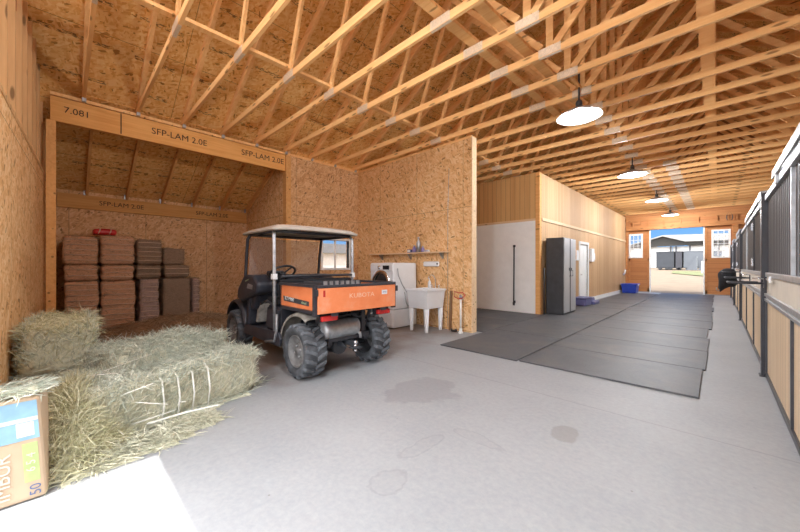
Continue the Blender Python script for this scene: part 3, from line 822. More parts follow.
# ================================================================ STALL FRONTS
XS = .42
posts = [(5.78, 'black steel stall post nearest the camera'), (11.3, 'black steel stall post beside the hanging black blanket'), (15.5, 'black steel stall post behind the hanging blanket'), (19.2, 'black steel stall post closest to the far doorway')]
p0 = None
for y, lb in posts:
    if p0 is None:
        p0 = thing('stall_post', lb, 'post', (XS, y, 0), 0, 'stall posts')
        MB().box(-.055, .055, -.055, .055, .012, 2.14).build('column', M['black_steel'], p0, bev=.008, local=True)
        MB().box(-.07, .07, -.07, .07, 0, .011).build('base_plate', M['black_steel'], p0, local=True)
        MB().lathe([(0, .03), (.03, .026), (.055, .01), (.058, 0), (0, 0)], Matrix.Translation((0, 0, 2.142)), 16).build('cap', M['black_steel'], p0, local=True)
    else: dup(p0, (XS, y, 0), label=lb)
def stall_front(y0, y1, lab, nb, door_bay):
    r = thing('horse_stall', lab, 'stall', (XS, y0, 0), 0, 'stall fronts along the aisle')
    x0, x1 = XS - .02, XS + .04
    pitch = (y1 - y0) / nb
    MB().box(x0 - .01, x1, y0, y1, 2.06, 2.125).build('top_rail', M['galv'], r, bev=.006)
    MB().box(x0 - .006, x1, y0, y1, 1.175, 1.225).build('grille_sill', M['galv'], r, bev=.005)
    MB().box(x0 + .008, x1 - .01, y0, y1, .985, 1.174).build('middle_panel', M['cream'], r)
    ch = MB(); ch.box(x0 - .012, x1, y0, y1, .95, .984); ch.box(x0 - .012, x1, y0, y1, .895, .925); ch.box(x0, x1, y0, y1, .926, .949)
    ch.build('middle_channel', M['galv'], r, bev=.004)
    for k in range(nb):
        a, b_ = y0 + k * pitch, y0 + (k + 1) * pitch
        MB().box(x0 + .012, x1 - .012, a + .025, b_ - .025, .06, .894).build('lower_panel', M['stall_wood'], r)
        fr = MB(); fr.box(x0 - .004, x1, a, a + .024, .012, .894); fr.box(x0 - .004, x1, b_ - .024, b_, .012, .894); fr.box(x0 - .004, x1, a + .024, b_ - .024, .012, .059)
        fr.build('panel_frame', M['black_steel'] if k % 2 else M['charcoal'], r)
        gm = MB(); n = max(3, int((b_ - a - .08) / .11))
        for j in range(n):
            yy = a + .06 + (b_ - a - .12) * j / (n - 1)
            gm.tube([(XS + .01, yy, 1.226), (XS + .01, yy, 2.059)], .013, 8, caps=False)
        gm.build('grille', M['bars'], r)
        up = MB(); up.box(x0, x1, a, a + .03, 1.226, 2.059)
        up.build('grille_upright', M['galv'] if k % 2 == 0 else M['black_steel'], r)
    a, b_ = door_bay
    tk = MB().box(XS - .05, XS + .03, a, b_, 2.19, 2.21); tk.box(XS - .05, XS - .038, a, b_, 2.135, 2.189); tk.box(XS + .018, XS + .03, a, b_, 2.126, 2.189)
    t_ = tk.build('door_track', M['track'], r)
    MB().tube([(XS - .01, a, 2.160), (XS - .01, b_, 2.160)], .016, 8).build('track_tube', M['chrome'], t_)
    for yy in (a + .25, b_ - .25):
        MB().box(XS - .048, XS - .031, yy - .03, yy + .03, 2.05, 2.134).build('roller_bracket', M['galv'], t_)
    # hinge straps and a latch
    for z in (1.36, 1.92):
        MB().box(x0 - .022, x0 - .001, y0 + pitch * .98, y0 + pitch * 1.02, z - .06, z + .06).build('hinge', M['chrome'], r)
    lt = MB(); yy = y0 + pitch * (nb - .35)
    lt.box(x0 - .03, x0 - .012, yy - .05, yy + .05, 1.13, 1.19); lt.tube([(x0 - .03, yy - .12, 1.16), (x0 - .03, yy + .12, 1.16)], .010, 8)
    lt.build('latch', M['chrome'], r)
    return r
m, t, bb = newmat('dark_grille_bar'); bb.inputs['Base Color'].default_value = (.15, .155, .165, 1); bb.inputs['Metallic'].default_value = .5; bb.inputs['Roughness'].default_value = .35
M['bars'] = m
M['track'] = plain('white_track_cover', (.40, .41, .42), .35, .2, .04)
stall_front(.20, 5.71, 'stall front closest to the camera with pale boards and black bars', 3, (-.2, 4.76))
stall_front(5.85, 11.23, 'stall front behind the nearest black post', 3, (5.9, 9.2))
stall_front(11.37, 15.43, 'stall front beyond the hanging black blanket', 2, (11.5, 13.5))
stall_front(15.57, 19.13, 'last stall front, closest to the far doorway', 2, (15.7, 17.4))
bb0 = None
for (y, lb) in ((5.62, 'black tubular blanket bar swung out beside the nearest stall post'), (8.0, 'black tubular blanket bar halfway along the second stall'), (11.0, 'black tubular bar holding the draped black blanket')):
    if bb0 is None:
        bb0 = thing('blanket_bar', lb, 'blanket bar', (XS, y, 1.1), 0, 'blanket bars on the stall fronts')
        MB().tube([(-.035, -.02, 0), (-.30, -.02, 0), (-.335, .02, 0), (-.335, .26, 0), (-.30, .30, 0), (-.07, .30, 0)], .012, 8).build('bar', M['black_steel'], bb0, local=True)
        MB().box(-.046, -.034, -.05, .01, -.05, .05).build('hinge_plate', M['black_steel'], bb0, local=True)
        MB().tube([(-.037, .06, .05), (-.10, .06, .055), (-.12, .10, .055), (-.12, .16, .055), (-.06, .18, .055)], .008, 8).build('hook', M['chrome'], bb0, local=True)
    else: dup(bb0, (XS, y, 1.1 if y < 9 else 1.16), label=lb)
# ================================================================ WASHER CORNER
r = thing('washing_machine', 'white front loading washing machine on a drawer pedestal', 'washing machine', (-5.13, 5.0, 0))
x0, x1, y0, y1 = -5.48, -4.755, 4.68, 5.40
MB().box(x0, x1, y0, y1, .40, 1.37).build('cabinet', M['white_gloss'], r, bev=.03, seg=3)
pd = MB().box(x0, x1, y0 + .01, y1, .02, .39).build('pedestal', M['white_gloss'], r, bev=.015)
MB().box(x0 + .03, x1 - .03, y0 - .008, y0 + .009, .06, .36).build('drawer', M['white_gloss'], pd, bev=.006)
cx, cz = (x0 + x1) / 2, .93
Md = Matrix.Translation((cx, y0, cz)) @ Matrix.Rotation(PI / 2, 4, 'X')
dr = MB().lathe([(.20, .0), (.285, .0), (.29, .02), (.275, .04), (.23, .05), (.21, .03)], Md, 36).build('door', M['chrome'], r)
MB().lathe([(.0, .035), (.13, .03), (.21, .012), (.22, .0)], Md, 36).build('porthole', M['glass_dark'], dr)
pn = MB().prism([(y0 - .012, 1.20), (y0 - .001, 1.19), (y0 - .001, 1.345), (y0 - .012, 1.335)], 'x', x0 + .02, x1 - .02).build('control_panel', M['white_gloss'], r, bev=.004)
MB().lathe([(0, .03), (.035, .028), (.04, 0)], Matrix.Translation((cx - .05, y0 - .012, 1.27)) @ Matrix.Rotation(PI / 2, 4, 'X'), 20).build('dial', M['chrome'], pn)
MB().box(cx + .06, cx + .25, y0 - .016, y0 - .0121, 1.225, 1.31).build('display', M['glass_dark'], pn)
MB().box(x0 + .03, x0 + .18, y0 - .016, y0 - .0121, 1.235, 1.30).build('detergent_drawer', M['tub_white'], pn)
vm = MB()
for k in range(5):
    for j in range(3):
        vm.box(x1 + .0005, x1 + .003, 4.98 + .07 * k, 5.02 + .07 * k, 1.0 + .06 * j + .03 * (k % 2), 1.012 + .06 * j + .03 * (k % 2))
vm.build('side_vent', M['tub_white'], r)
tag(MB().tube([(-4.73, 4.78, 1.25), (-4.725, 4.80, 1.10), (-4.72, 4.90, .92), (-4.71, 5.08, .70), (-4.70, 5.13, .50), (-4.70, 5.06, .44), (-4.70, 5.0, .55), (-4.71, 4.97, .75)], .010, 8).build('drain_hose', M['alu']), 'thin grey hose looping down the washing machine side', 'hose')
# utility sink
M['board_brown'] = plain('dark_brown_board', (.22, .12, .06), .6)
r = thing('utility_sink', 'white plastic utility sink on four tapered legs', 'sink', (-4.12, 5.1, 0))
sx0, sx1, sy0, sy1 = -4.53, -3.96, 4.80, 5.42
mb = MB()
def ring(x0, x1, y0, y1, z): return [(x0, y0, z), (x1, y0, z), (x1, y1, z), (x0, y1, z)]
rings = [ring(sx0 + .05, sx1 - .05, sy0 + .05, sy1 - .05, .46), ring(sx0 + .02, sx1 - .02, sy0 + .02, sy1 - .02, .80), ring(sx0, sx1, sy0, sy1, .805), ring(sx0, sx1, sy0, sy1, .84),
         ring(sx0 + .04, sx1 - .04, sy0 + .04, sy1 - .12, .84), ring(sx0 + .06, sx1 - .06, sy0 + .06, sy1 - .13, .52)]
vs = [q for g_ in rings for q in g_]; fs = [(3, 2, 1, 0), (20, 21, 22, 23)]
for k in range(5): fs += [(k * 4 + j, k * 4 + (j + 1) % 4, (k + 1) * 4 + (j + 1) % 4, (k + 1) * 4 + j) for j in range(4)]
mb.add(vs, fs); mb.build('basin', M['tub_white'], r, bev=.012)
for (lx, ly) in ((sx0 + .09, sy0 + .09), (sx1 - .09, sy0 + .09), (sx0 + .09, sy1 - .09), (sx1 - .09, sy1 - .09)):
    MB().lathe([(0, 0), (.030, 0), (.034, .02), (.055, .458), (0, .458)], Matrix.Translation((lx, ly, 0)), 14).build('leg', M['tub_white'], r)
fx, fy = -4.2, 5.36
fa = MB().tube([(fx, fy, .842), (fx, fy, 1.02), (fx - .02, fy - .03, 1.10), (fx - .04, fy - .08, 1.12), (fx - .06, fy - .14, 1.09), (fx - .065, fy - .155, 1.03)], .011, 10)
fa = fa.build('faucet', M['chrome'], r)
for s in (-.09, .09): MB().tube([(fx + s, fy, .842), (fx + s, fy, .90), (fx + s * 1.3, fy - .03, .91)], .011, 8).build('tap_handle', M['chrome'], fa)
o = thing('soap_bottle', 'small white pump bottle on the back rim of the sink', 'bottle', (-4.36, 5.36, .842))
MB().lathe([(0, 0), (.032, 0), (.034, .02), (.034, .12), (.014, .15), (.014, .17), (0, .17)], n=14).build('body', M['white_gloss'], o, local=True)
MB().tube([(0, 0, .17), (0, 0, .20), (0, -.03, .205)], .007, 6).build('pump', M['white_gloss'], o, local=True)
tag(MB().prism([(-3.92, .0), (-3.88, .0), (-3.85, .80), (-3.89, .80)], 'y', 5.43, 5.475).build('board', M['board_brown']), 'narrow brown board standing between the sink and hydrant', 'board')
tag(MB().tube([(-3.80, 5.36, .04), (-3.74, 5.30, .03), (-3.66, 5.33, .03), (-3.72, 5.40, .04)], .022, 8).build('drain_pipe', M['black_plastic']), 'short black drain pipe on the floor beside the sink', 'pipe')
# shelf and what stands on it
r = thing('wall_shelf', 'long thin timber shelf on the strand board partition', 'shelf', (-5.1, 5.4, 1.55))
MB().box(-6.30, -3.93, 5.34, 5.492, 1.575, 1.60).build('board', M['trim_wood'], r)
for x in (-5.95, -5.0, -4.1): MB().prism([(5.36, 1.574), (5.492, 1.574), (5.492, 1.45), (5.475, 1.45)], 'x', x - .012, x + .012).build('bracket', M['galv'], r)
def bottle(name, x, h, rad, mat, lab, cat='bottle', y=5.42):
    o = thing(name, lab, cat, (x, y, 1.601))
    MB().lathe([(0, 0), (rad, 0), (rad, h * .62), (rad * .45, h * .78), (rad * .4, h * .86)], n=14).build('body', mat, o, local=True)
    MB().lathe([(0, h), (rad * .5, h), (rad * .5, h * .862), (0, h * .862)], n=12).build('cap', M['alu'], o, local=True)
    return o
M['violet'] = plain('violet_label', (.28, .24, .50), .5); M['navyblue'] = plain('navy_label', (.08, .10, .30), .5)
bottle('spray_bottle', -4.72, .34, .045, M['alu'], 'tall grey bottle standing on the wall shelf')
bottle('detergent_bottle', -4.84, .16, .045, M['violet'], 'small violet bottle left of the tall grey bottle')
bottle('detergent_bottle', -4.60, .13, .04, M['violet'], 'short violet bottle right of the tall grey bottle')
o = thing('soap_box', 'small navy box on the shelf, leftmost of the things there', 'box', (-4.98, 5.42, 1.601)); MB().box(-.05, .05, -.03, .03, 0, .07).build('body', M['navyblue'], o, local=True); MB().box(-.045, .045, -.032, -.0305, .015, .055).build('label', M['white_paint'], o, local=True)
o = thing('soap_box', 'flat white box at the right end of the shelf things', 'box', (-4.48, 5.42, 1.601)); MB().box(-.06, .06, -.03, .03, 0, .045).build('body', M['white_paint'], o, local=True); MB().box(-.05, .05, -.032, -.0305, .01, .035).build('label', M['violet'], o, local=True)
r = thing('strip_light', 'white oblong fixture on the strand board above the sink', 'fixture', (-4.4, 5.49, 1.35))
MB().box(-4.60, -4.18, 5.425, 5.488, 1.29, 1.40).build('housing', M['white_gloss'], r, bev=.03, seg=3)
MB().tube([(-4.20, 5.424, 1.345), (-4.20, 5.41, 1.345)], .018, 12).build('button', M['glass_dark'], r)
# yard hydrant with red handle
r = thing('yard_hydrant', 'white yard hydrant with a red handle by the partition end', 'hydrant', (-3.56, 5.33, 0))
hx, hy = -3.56, 5.33
MB().tube([(hx, hy, .002), (hx, hy, .66)], .019, 12).build('standpipe', M['pvc'], r)
MB().lathe([(0, .001), (.045, .001), (.045, .02), (.03, .04), (.026, .10), (0, .10)], Matrix.Translation((hx, hy, 0)), 14).build('base', M['pvc'], r)
hd = MB().lathe([(0, .66), (.027, .66), (.03, .70), (.024, .74), (0, .75)], Matrix.Translation((hx, hy, 0)), 12); hd.tube([(hx, hy, .71), (hx + .05, hy - .02, .70), (hx + .07, hy - .03, .66)], .012, 8)
hd.build('head', M['alu'], r)
MB().tube([(hx - .02, hy - .02, .78), (hx - .12, hy - .03, .80), (hx - .13, hy - .03, .70), (hx - .03, hy - .03, .665), (hx + .05, hy - .03, .68), (hx + .12, hy - .03, .74), (hx + .06, hy - .02, .79)], .010, 8, closed=True).build('handle', M['red'], r)

# wires and conduit on the partition
cd = MB().tube([(-3.98, YW - .012, .05), (-3.98, YW - .012, 2.4), (-3.95, YW - .012, 3.3)], .005, 6).build('conduit', M['alu']); tag(cd, 'thin grey cable running up the partition right of the sink', 'cable')

# ================================================================ UTILITY VEHICLE (front points away, towards the window wall)
V = thing('utility_vehicle', 'orange and black utility vehicle with beige roof, tailgate towards us', 'vehicle', (-3.47, 2.45, 0), -0.02)
def vb(n, mb, mat, parent=V, bev=0, seg=2): return mb.build(n, mat, parent, bev, seg, local=True)
RYm = Matrix.Rotation(PI / 2, 4, 'X')
def wheel(lx, ly, R, W, side):
    c = Vector((lx, ly, R))
    Mw = Matrix.Translation(c) @ RYm
    h = W / 2
    prof = [(R * .60, -h * .80), (R * .70, -h * .98), (R * .86, -h), (R * .90, -h * .86), (R * .915, -h * .5), (R * .92, 0), (R * .915, h * .5), (R * .90, h * .86), (R * .86, h), (R * .70, h * .98), (R * .60, h * .80), (R * .58, 0), (R * .60, -h * .8)]
    t_ = vb('wheel', MB().lathe(prof, Mw, 40), M['rubber'])
    lg = MB(); n = 17
    for k in range(n):
        for s in (-1, 1):
            a = 2 * PI * (k + (.5 if s > 0 else 0)) / n
            def P(a_, y_, r_): return c + Vector((r_ * math.cos(a_), y_, r_ * math.sin(a_)))
            # chevron lug from the centre out to the shoulder
            path = [(a, s * h * .05), (a + .10, s * h * .45), (a + .17, s * h * .86), (a + .17, s * h * 1.0)]
            wd = .075
            vs = []
            for i, (aa, yy) in enumerate(path):
                ro = R * (1.0 if i < 2 else (.985 if i == 2 else .90)); ri = R * (.90 if i < 2 else (.88 if i == 2 else .82))
                vs += [P(aa - wd, yy, ri), P(aa + wd, yy, ri), P(aa + wd * .8, yy, ro), P(aa - wd * .8, yy, ro)]
            fs = [(0, 1, 2, 3), (12, 15, 14, 13)]
            for i in range(3):
                b_ = i * 4
                fs += [(b_ + j, b_ + (j + 1) % 4, b_ + 4 + (j + 1) % 4, b_ + 4 + j) for j in range(4)]
            lg.add(vs, fs)
    vb('tread', lg, M['tread_dust'], t_)
    o = side * h
    rim = MB().lathe([(R * .60, -o * .8), (R * .60, o * .85), (R * .56, o * .88), (R * .52, o * .55), (R * .30, o * .35), (R * .26, o * .50), (R * .13, o * .55), (R * .12, o * .75), (0, o * .75)], Matrix.Translation(c) @ Matrix.Rotation(-PI / 2, 4, 'X'), 30)
    rm = vb('rim', rim, M['rim_grey'], t_)
    nuts = MB()
    for k in range(4):
        a = 2 * PI * k / 4 + .4
        nuts.lathe([(0, .02), (.012, .02), (.012, 0)], Matrix.Translation(c + Vector((R * .20 * math.cos(a), o * .56, R * .20 * math.sin(a)))) @ Matrix.Rotation(PI / 2 * (-side), 4, 'X'), 8)
    vb('lug_nut', nuts, M['alu'], t_)
wheel(0, -.49, .315, .27, -1); wheel(0, .49, .315, .27, 1)
wheel(-1.98, -.55, .305, .23, -1); wheel(-1.98, .55, .305, .23, 1)
# chassis and axle
vb('frame', MB().box(-2.35, .20, -.30, -.24, .36, .44).box(-2.35, .20, .24, .30, .36, .44).box(.12, .22, -.30, .30, .40, .46).box(-.75, -.69, -.24, .24, .36, .44), M['black_steel'])
vb('rear_axle', MB().tube([(0, -.37, .315), (0, .37, .315)], .045, 12).tube([(-.07, -.06, .30), (.10, -.06, .30)], .10, 14), M['charcoal'])
vb('front_axle', MB().tube([(-1.98, -.44, .305), (-1.98, .44, .305)], .035, 10), M['charcoal'])
for s in (-1, 1):
    vb('spring', MB().tube([(.14 + .028 * math.cos(k * .9), s * .27 + .028 * math.sin(k * .9), .33 + .0075 * k) for k in range(42)], .007, 6), M['charcoal'])
    vb('stay', MB().bar((.20, s * .34, .74), (.02, s * .30, .36), .035, .03), M['black_steel'])
    vb('spring_hanger', MB().box(.10, .19, s * .235 - .03, s * .235 + .03, .44, .74), M['black_steel'])
ex = vb('muffler', MB().lathe([(0, -.27), (.06, -.27), (.105, -.25), (.112, -.22), (.112, .20), (.105, .23), (.06, .25), (0, .25)], Matrix.Translation((.16, -.10, .545)) @ Matrix.Rotation(-PI / 2, 4, 'X'), 28), M['alu'])
vb('heat_shield', MB().lathe([(.118, -.20), (.118, .18)], Matrix.Translation((.16, -.10, .545)) @ Matrix.Rotation(-PI / 2, 4, 'X'), 16, True, -1.2, 1.0), M['galv'], ex)
vb('pipe', MB().tube([(.16, -.32, .545), (.16, -.34, .53), (.12, -.33, .48), (.02, -.28, .44), (-.2, -.2, .44)], .022, 10).tube([(.20, .08, .50), (.24, .14, .46), (.24, .15, .40)], .02, 10), M['alu'], ex)
vb('transmission_case', MB().box(-.30, .05, -.20, .18, .34, .66), M['charcoal'], bev=.05)
vb('engine_block', MB().box(-.05, .10, -.22, -.06, .48, .70), M['charcoal'], bev=.02); vb('battery_box', MB().box(.06, .14, .12, .22, .60, .72), M['charcoal'], bev=.02)
vb('hose', MB().tube([(.14, -.28, .70), (.18, -.10, .69), (.20, .08, .71), (.14, .22, .68)], .014, 8).tube([(.12, .05, .72), (.20, .12, .67), (.17, .26, .64), (.05, .3, .55)], .012, 8), M['black_plastic'])
ht = vb('hitch', MB().box(.02, .34, -.03, .03, .33, .39).box(.28, .37, -.06, .06, .31, .325).prism([(.02, .30), (.30, .33), (.02, .42)], 'y', -.10, -.088).prism([(.02, .30), (.30, .33), (.02, .42)], 'y', .088, .10), M['charcoal'])
vb('tow_ball', MB().lathe([(0, .27), (.02, .27), (.02, .29), (.012, .295), (.012, .325), (.020, .33), (.020, .345), (.010, .35), (.022, .365), (.025, .38), (.020, .398), (0, .405)], Matrix.Translation((.335, 0, 0)), 16), M['chrome'], ht)
# cargo bed
bx0, bx1, by, bz0, bz1 = -.46, .425, .572, .775, 1.065
bed = vb('cargo_bed', MB().box(bx0, bx1 - .02, -by, by, bz0, bz0 + .03).box(bx0, bx0 + .03, -by, by, bz0 + .031, bz1 + .02), M['black_steel'])
for s in (-1, 1):
    sp = vb('bed_side', MB().box(bx0, bx1 - .055, s * by - (.015 if s > 0 else 0), s * by + (.015 if s < 0 else 0), bz0 + .035, bz1), M['orange'], bev=.006)
    vb('side_rail', MB().box(bx0 - .01, bx1 - .02, s * by - .022, s * by + .022, bz1 + .001, bz1 + .03).box(bx0 + .05, bx1 - .06, s * by - .02, s * by + .02, bz0 + .0, bz0 + .034), M['black_steel'], sp)
    vb('corner_post', MB().box(bx1 - .054, bx1 - .012, s * by - .03, s * by + .03, bz0 - .02, bz1 + .03), M['black_steel'], sp, bev=.006)
    if s < 0:
        vb('decal', MB().prism([(bx0 + .08, .935), (bx1 - .17, .905), (bx1 - .17, .855), (bx0 + .10, .875)], 'y', -by - .004, -by - .001), M['charcoal'], sp)
        M['decal_ink'] = plain('pale_decal_ink', (.62, .64, .66), .5); M['decal_green'] = plain('green_decal_ink', (.40, .52, .34), .5)
        text_mesh('decal_text', 'RTV900', .062, M['decal_ink'], sp, frame((bx0 + .25, -by - .006, .903), (1, 0, -.045), (.045, 0, 1)), .001, True, 1.15)
        text_mesh('decal_text', 'diesel', .04, M['decal_green'], sp, frame((bx1 - .28, -by - .006, .883), (1, 0, -.045), (.045, 0, 1)), .001, True, 1.3)
tg = vb('tailgate', MB().box(bx1 - .010, bx1 + .015, -by + .005, by - .005, bz0 + .005, bz1 - .005), M['orange'], bev=.006)
vb('top_rail', MB().box(bx1 - .014, bx1 + .02, -by, by, bz1 - .004, bz1 + .026), M['black_steel'], tg, bev=.005)
for s in (-1, 1):
    vb('hinge', MB().box(bx1 + .0, bx1 + .022, s * .36 - .04, s * .36 + .04, bz0 - .03, bz0 + .004), M['black_steel'], tg)
    vb('latch', MB().box(bx1 - .011, bx1 + .022, s * (by + .015) - .018, s * (by + .015) + .018, bz1 - .09, bz1 - .02), M['black_steel'], tg)
    tl = vb('tail_lamp', MB().box(bx1 - .06, bx1 - .012, s * .40 - .10, s * .40 + .10, bz0 - .085, bz0 - .025), M['tail_red'], bev=.010)
    vb('lamp_housing', MB().box(bx1 - .12, bx1 - .061, s * .40 - .11, s * .40 + .11, bz0 - .095, bz0 - .001), M['black_plastic'], tl)
    vb('reflector', MB().box(bx1 + .0151, bx1 + .019, s * .495 - .012, s * .495 + .012, bz1 - .10, bz1 - .03), M['tail_red'], tg) if s < 0 else None
M['gate_ink'] = plain('faded_gate_lettering', (.82, .52, .38), .5)
text_mesh('lettering', 'KUBOTA', .075, M['gate_ink'], tg, frame((bx1 + .0165, .02, .955), (0, 1, 0), (0, 0, 1)), .001, True, 1.25)
vb('sticker', MB().box(bx1 + .0155, bx1 + .0175, .33, .42, .945, 1.0), M['white_gloss'], tg)
text_mesh('decal_text', '4WD', .028, M['navyblue'], tg, frame((bx1 + .019, .375, .972), (0, 1, 0), (0, 0, 1)), .0005, True, 1.0)
text_mesh('decal_text', 'WARNING', .032, M['charcoal'], tg, frame((bx1 + .0165, .36, .82), (0, 1, 0), (0, 0, 1)), .0005, True, 1.2) if False else None
# rear mudguards
for s in (-1, 1):
    mb = MB(); n = 14; vs = []
    R = .40
    for i in range(n + 1):
        a = PI * (1.03 - .70 * i / n)
        for (yy, rr) in ((.34, R + .03), (.38, R + .045), (.53, R + .045), (.575, R + .03), (.58, R + .0)):
            x_ = rr * math.cos(a); z_ = .315 + min(rr * math.sin(a), .445 + (rr - R) * .6)
            vs.append((x_ * (1.12 if x_ < 0 else .9), s * yy, z_))
    fs = [(i * 5 + j, (i + 1) * 5 + j, (i + 1) * 5 + j + 1, i * 5 + j + 1) for i in range(n) for j in range(4)]
    o = vb('mudguard', mb.add(vs, fs, True), M['mud_grey']); o.modifiers.new('s', 'SOLIDIFY').thickness = .008
# floor pan, seat, lower side panels
vb('floor_pan', MB().box(-1.62, -.50, -.58, .58, .36, .41), M['navy'], bev=.01)
vb('seat_base', MB().prism([(-.92, .411), (-.49, .411), (-.49, .78), (-.86, .78)], 'y', -.56, .56), M['navy'], bev=.02)
st = vb('seat', MB().box(-.95, -.56, -.55, .55, .785, .88), M['black_cloth'], bev=.04, seg=3)
vb('backrest', MB().prism([(-.62, .89), (-.50, .89), (-.475, 1.13), (-.57, 1.13)], 'y', -.55, .55), M['black_cloth'], st, bev=.035, seg=3)
vb('headboard_rail', MB().tube([(-.485, -.54, 1.17), (-.485, .54, 1.17)], .018, 8), M['black_steel'])
for s in (-1, 1):
    vb('side_panel', MB().prism([(-1.62, .30), (-.40, .30), (-.36, .40), (-.44, .48), (-.95, .46), (-1.56, .44)], 'y', s * .585, s * .625), M['navy'], bev=.012)
    vb('seat_side', MB().prism([(-.86, .49), (-.50, .49), (-.46, .74), (-.80, .76)], 'y', s * .565, s * .60), M['mud_grey' if s > 0 else 'navy'], bev=.012)
    vb('step_guard', MB().tube([(-.44, s * .63, .70), (-.43, s * .635, .52), (-.50, s * .635, .36), (-.78, s * .63, .31)], .017, 8), M['alu'])
    vb('side_grip', MB().tube([(-.60, s * .60, .80), (-.80, s * .61, .84), (-.98, s * .61, .78)], .016, 8), M['black_steel'])
# front body: hood, cowl, dash
hood = vb('hood', MB().prism([(-2.46, .52), (-2.48, .72), (-2.40, .88), (-2.02, 1.06), (-1.62, 1.17), (-1.44, 1.17), (-1.42, 1.08), (-1.52, .76), (-1.62, .44), (-2.12, .44)], 'y', -.42, .42), M['navy'], bev=.05, seg=3)
for s in (-1, 1):
    mb = MB(); vs = []; n = 12
    for i in range(n + 1):
        a = PI * (.86 - .80 * i / n)
        for (yy, rr) in ((.40, .42), (.44, .435), (.58, .43), (.63, .415), (.635, .39)):
            vs.append((-1.98 + rr * math.cos(a) * 1.02, s * yy, .305 + rr * math.sin(a) * 1.10))
    fs = [(i * 5 + j, (i + 1) * 5 + j, (i + 1) * 5 + j + 1, i * 5 + j + 1) for i in range(n) for j in range(4)]
    o = vb('front_fender', mb.add(vs, fs, True), M['navy']); o.modifiers.new('s', 'SOLIDIFY').thickness = .01
    vb('headlamp', MB().lathe([(0, .02), (.06, .015), (.07, 0), (.07, -.04), (0, -.04)], Matrix.Translation((-2.46, s * .28, .70)) @ Matrix.Rotation(-PI / 2, 4, 'Y'), 16), M['white_gloss'], hood)
ds = vb('dashboard', MB().prism([(-1.50, 1.17), (-1.24, 1.16), (-1.14, 1.06), (-1.18, .90), (-1.36, .66), (-1.54, .66)], 'y', -.58, .58), M['navy'], bev=.04, seg=3)
for s in (-1, 1):
    pd = vb('dash_end_pod', MB().prism([(-1.86, .80), (-1.82, .96), (-1.56, 1.17), (-1.20, 1.17), (-1.02, 1.06), (-1.06, .92), (-1.36, .84), (-1.66, .76)], 'y', s * .40, s * .645), M['navy'], ds, bev=.05, seg=3)
vb('gauge_cluster', MB().box(-1.27, -1.20, -.42, -.18, 1.14, 1.23), M['black_plastic'], ds, bev=.02)
vb('sticker', MB().prism([(-1.40, .98), (-1.20, .97), (-1.18, 1.03), (-1.36, 1.05)], 'y', -.650, -.646), M['alu'], ds)
vb('side_decal', MB().prism([(-1.46, 1.07), (-1.34, 1.10), (-1.32, 1.115), (-1.46, 1.09)], 'y', -.650, -.646), M['decal_green'], ds)
vb('front_leg_shield', MB().prism([(-1.60, .42), (-1.50, .42), (-1.40, .84), (-1.52, .84)], 'y', -.60, .60), M['navy'], bev=.03)
vb('kick_panel', MB().prism([(-1.48, .46), (-1.40, .46), (-1.26, .84), (-1.36, .84)], 'y', -.50, -.22), M['mud_grey'], bev=.02)
Ms = Matrix.Translation((-1.02, -.29, 1.20)) @ Matrix.Rotation(-.60, 4, 'Y')
sw = vb('steering_wheel', MB().tube([Ms @ Vector((.18 * math.cos(2 * PI * k / 28), .18 * math.sin(2 * PI * k / 28), 0)) for k in range(28)], .016, 8, closed=True), M['black_plastic'])
mb = MB()
for k in range(3):
    a = 2 * PI * k / 3 + .5; mb.tube([Ms @ Vector((0, 0, -.02)), Ms @ Vector((.175 * math.cos(a), .175 * math.sin(a), 0))], .012, 6)
mb.lathe([(0, .01), (.045, 0), (.045, -.04), (0, -.05)], Ms, 14); vb('spokes', mb, M['black_plastic'], sw)
vb('column', MB().tube([Ms @ Vector((0, 0, -.04)), (-1.25, -.29, 1.0)], .028, 10), M['black_plastic'], sw)
# roll frame, windscreen, roof
zr = 1.755
for s in (-1, 1):
    vb('rear_post', MB().tube([(-.56, s * .60, .42), (-.56, s * .61, 1.2), (-.57, s * .61, zr - .05), (-.61, s * .59, zr)], .022, 12), M['alu'])
    vb('front_pillar', MB().tube([(-1.56, s * .60, .90), (-1.56, s * .61, 1.15), (-1.52, s * .61, 1.45), (-1.47, s * .61, zr - .06), (-1.42, s * .59, zr)], .022, 12), M['black_steel'])
    vb('roof_rail', MB().tube([(-1.43, s * .59, zr), (-.60, s * .59, zr)], .022, 10), M['black_steel'])
    vb('strap', MB().box(-.59, -.53, s * .61 - .028, s * .61 + .028, 1.13, 1.20), M['white_gloss'])
for x_ in (-.60, -1.43): vb('cross_tube', MB().tube([(x_, -.59, zr), (x_, .59, zr)], .020, 10), M['black_steel'])
vb('windscreen', MB().add([(-1.56, -.57, .99), (-1.56, .57, .99), (-1.56, .57, 1.15), (-1.52, .57, 1.45), (-1.475, .57, zr - .04), (-1.475, -.57, zr - .04), (-1.52, -.57, 1.45), (-1.56, -.57, 1.15)], [(0, 1, 2, 7), (7, 2, 3, 6), (6, 3, 4, 5)]), M['dusty'])
rf = MB(); vs = []; nx_, ny_ = 16, 14
for i in range(nx_ + 1):
    for j in range(ny_ + 1):
        u, v = i / nx_ * 2 - 1, j / ny_ * 2 - 1
        x_ = -1.02 + u * .54; y_ = v * .655
        vs.append((x_, y_, 1.86 - .065 * max(abs(u) ** 10, abs(v) ** 10) - .015 * v * v))
fs = [(i * (ny_ + 1) + j, (i + 1) * (ny_ + 1) + j, (i + 1) * (ny_ + 1) + j + 1, i * (ny_ + 1) + j + 1) for i in range(nx_) for j in range(ny_)]
rf.add(vs, fs, True); o = vb('roof', rf, M['roof_beige']); md = o.modifiers.new('s', 'SOLIDIFY'); md.thickness = .03; md.offset = -1
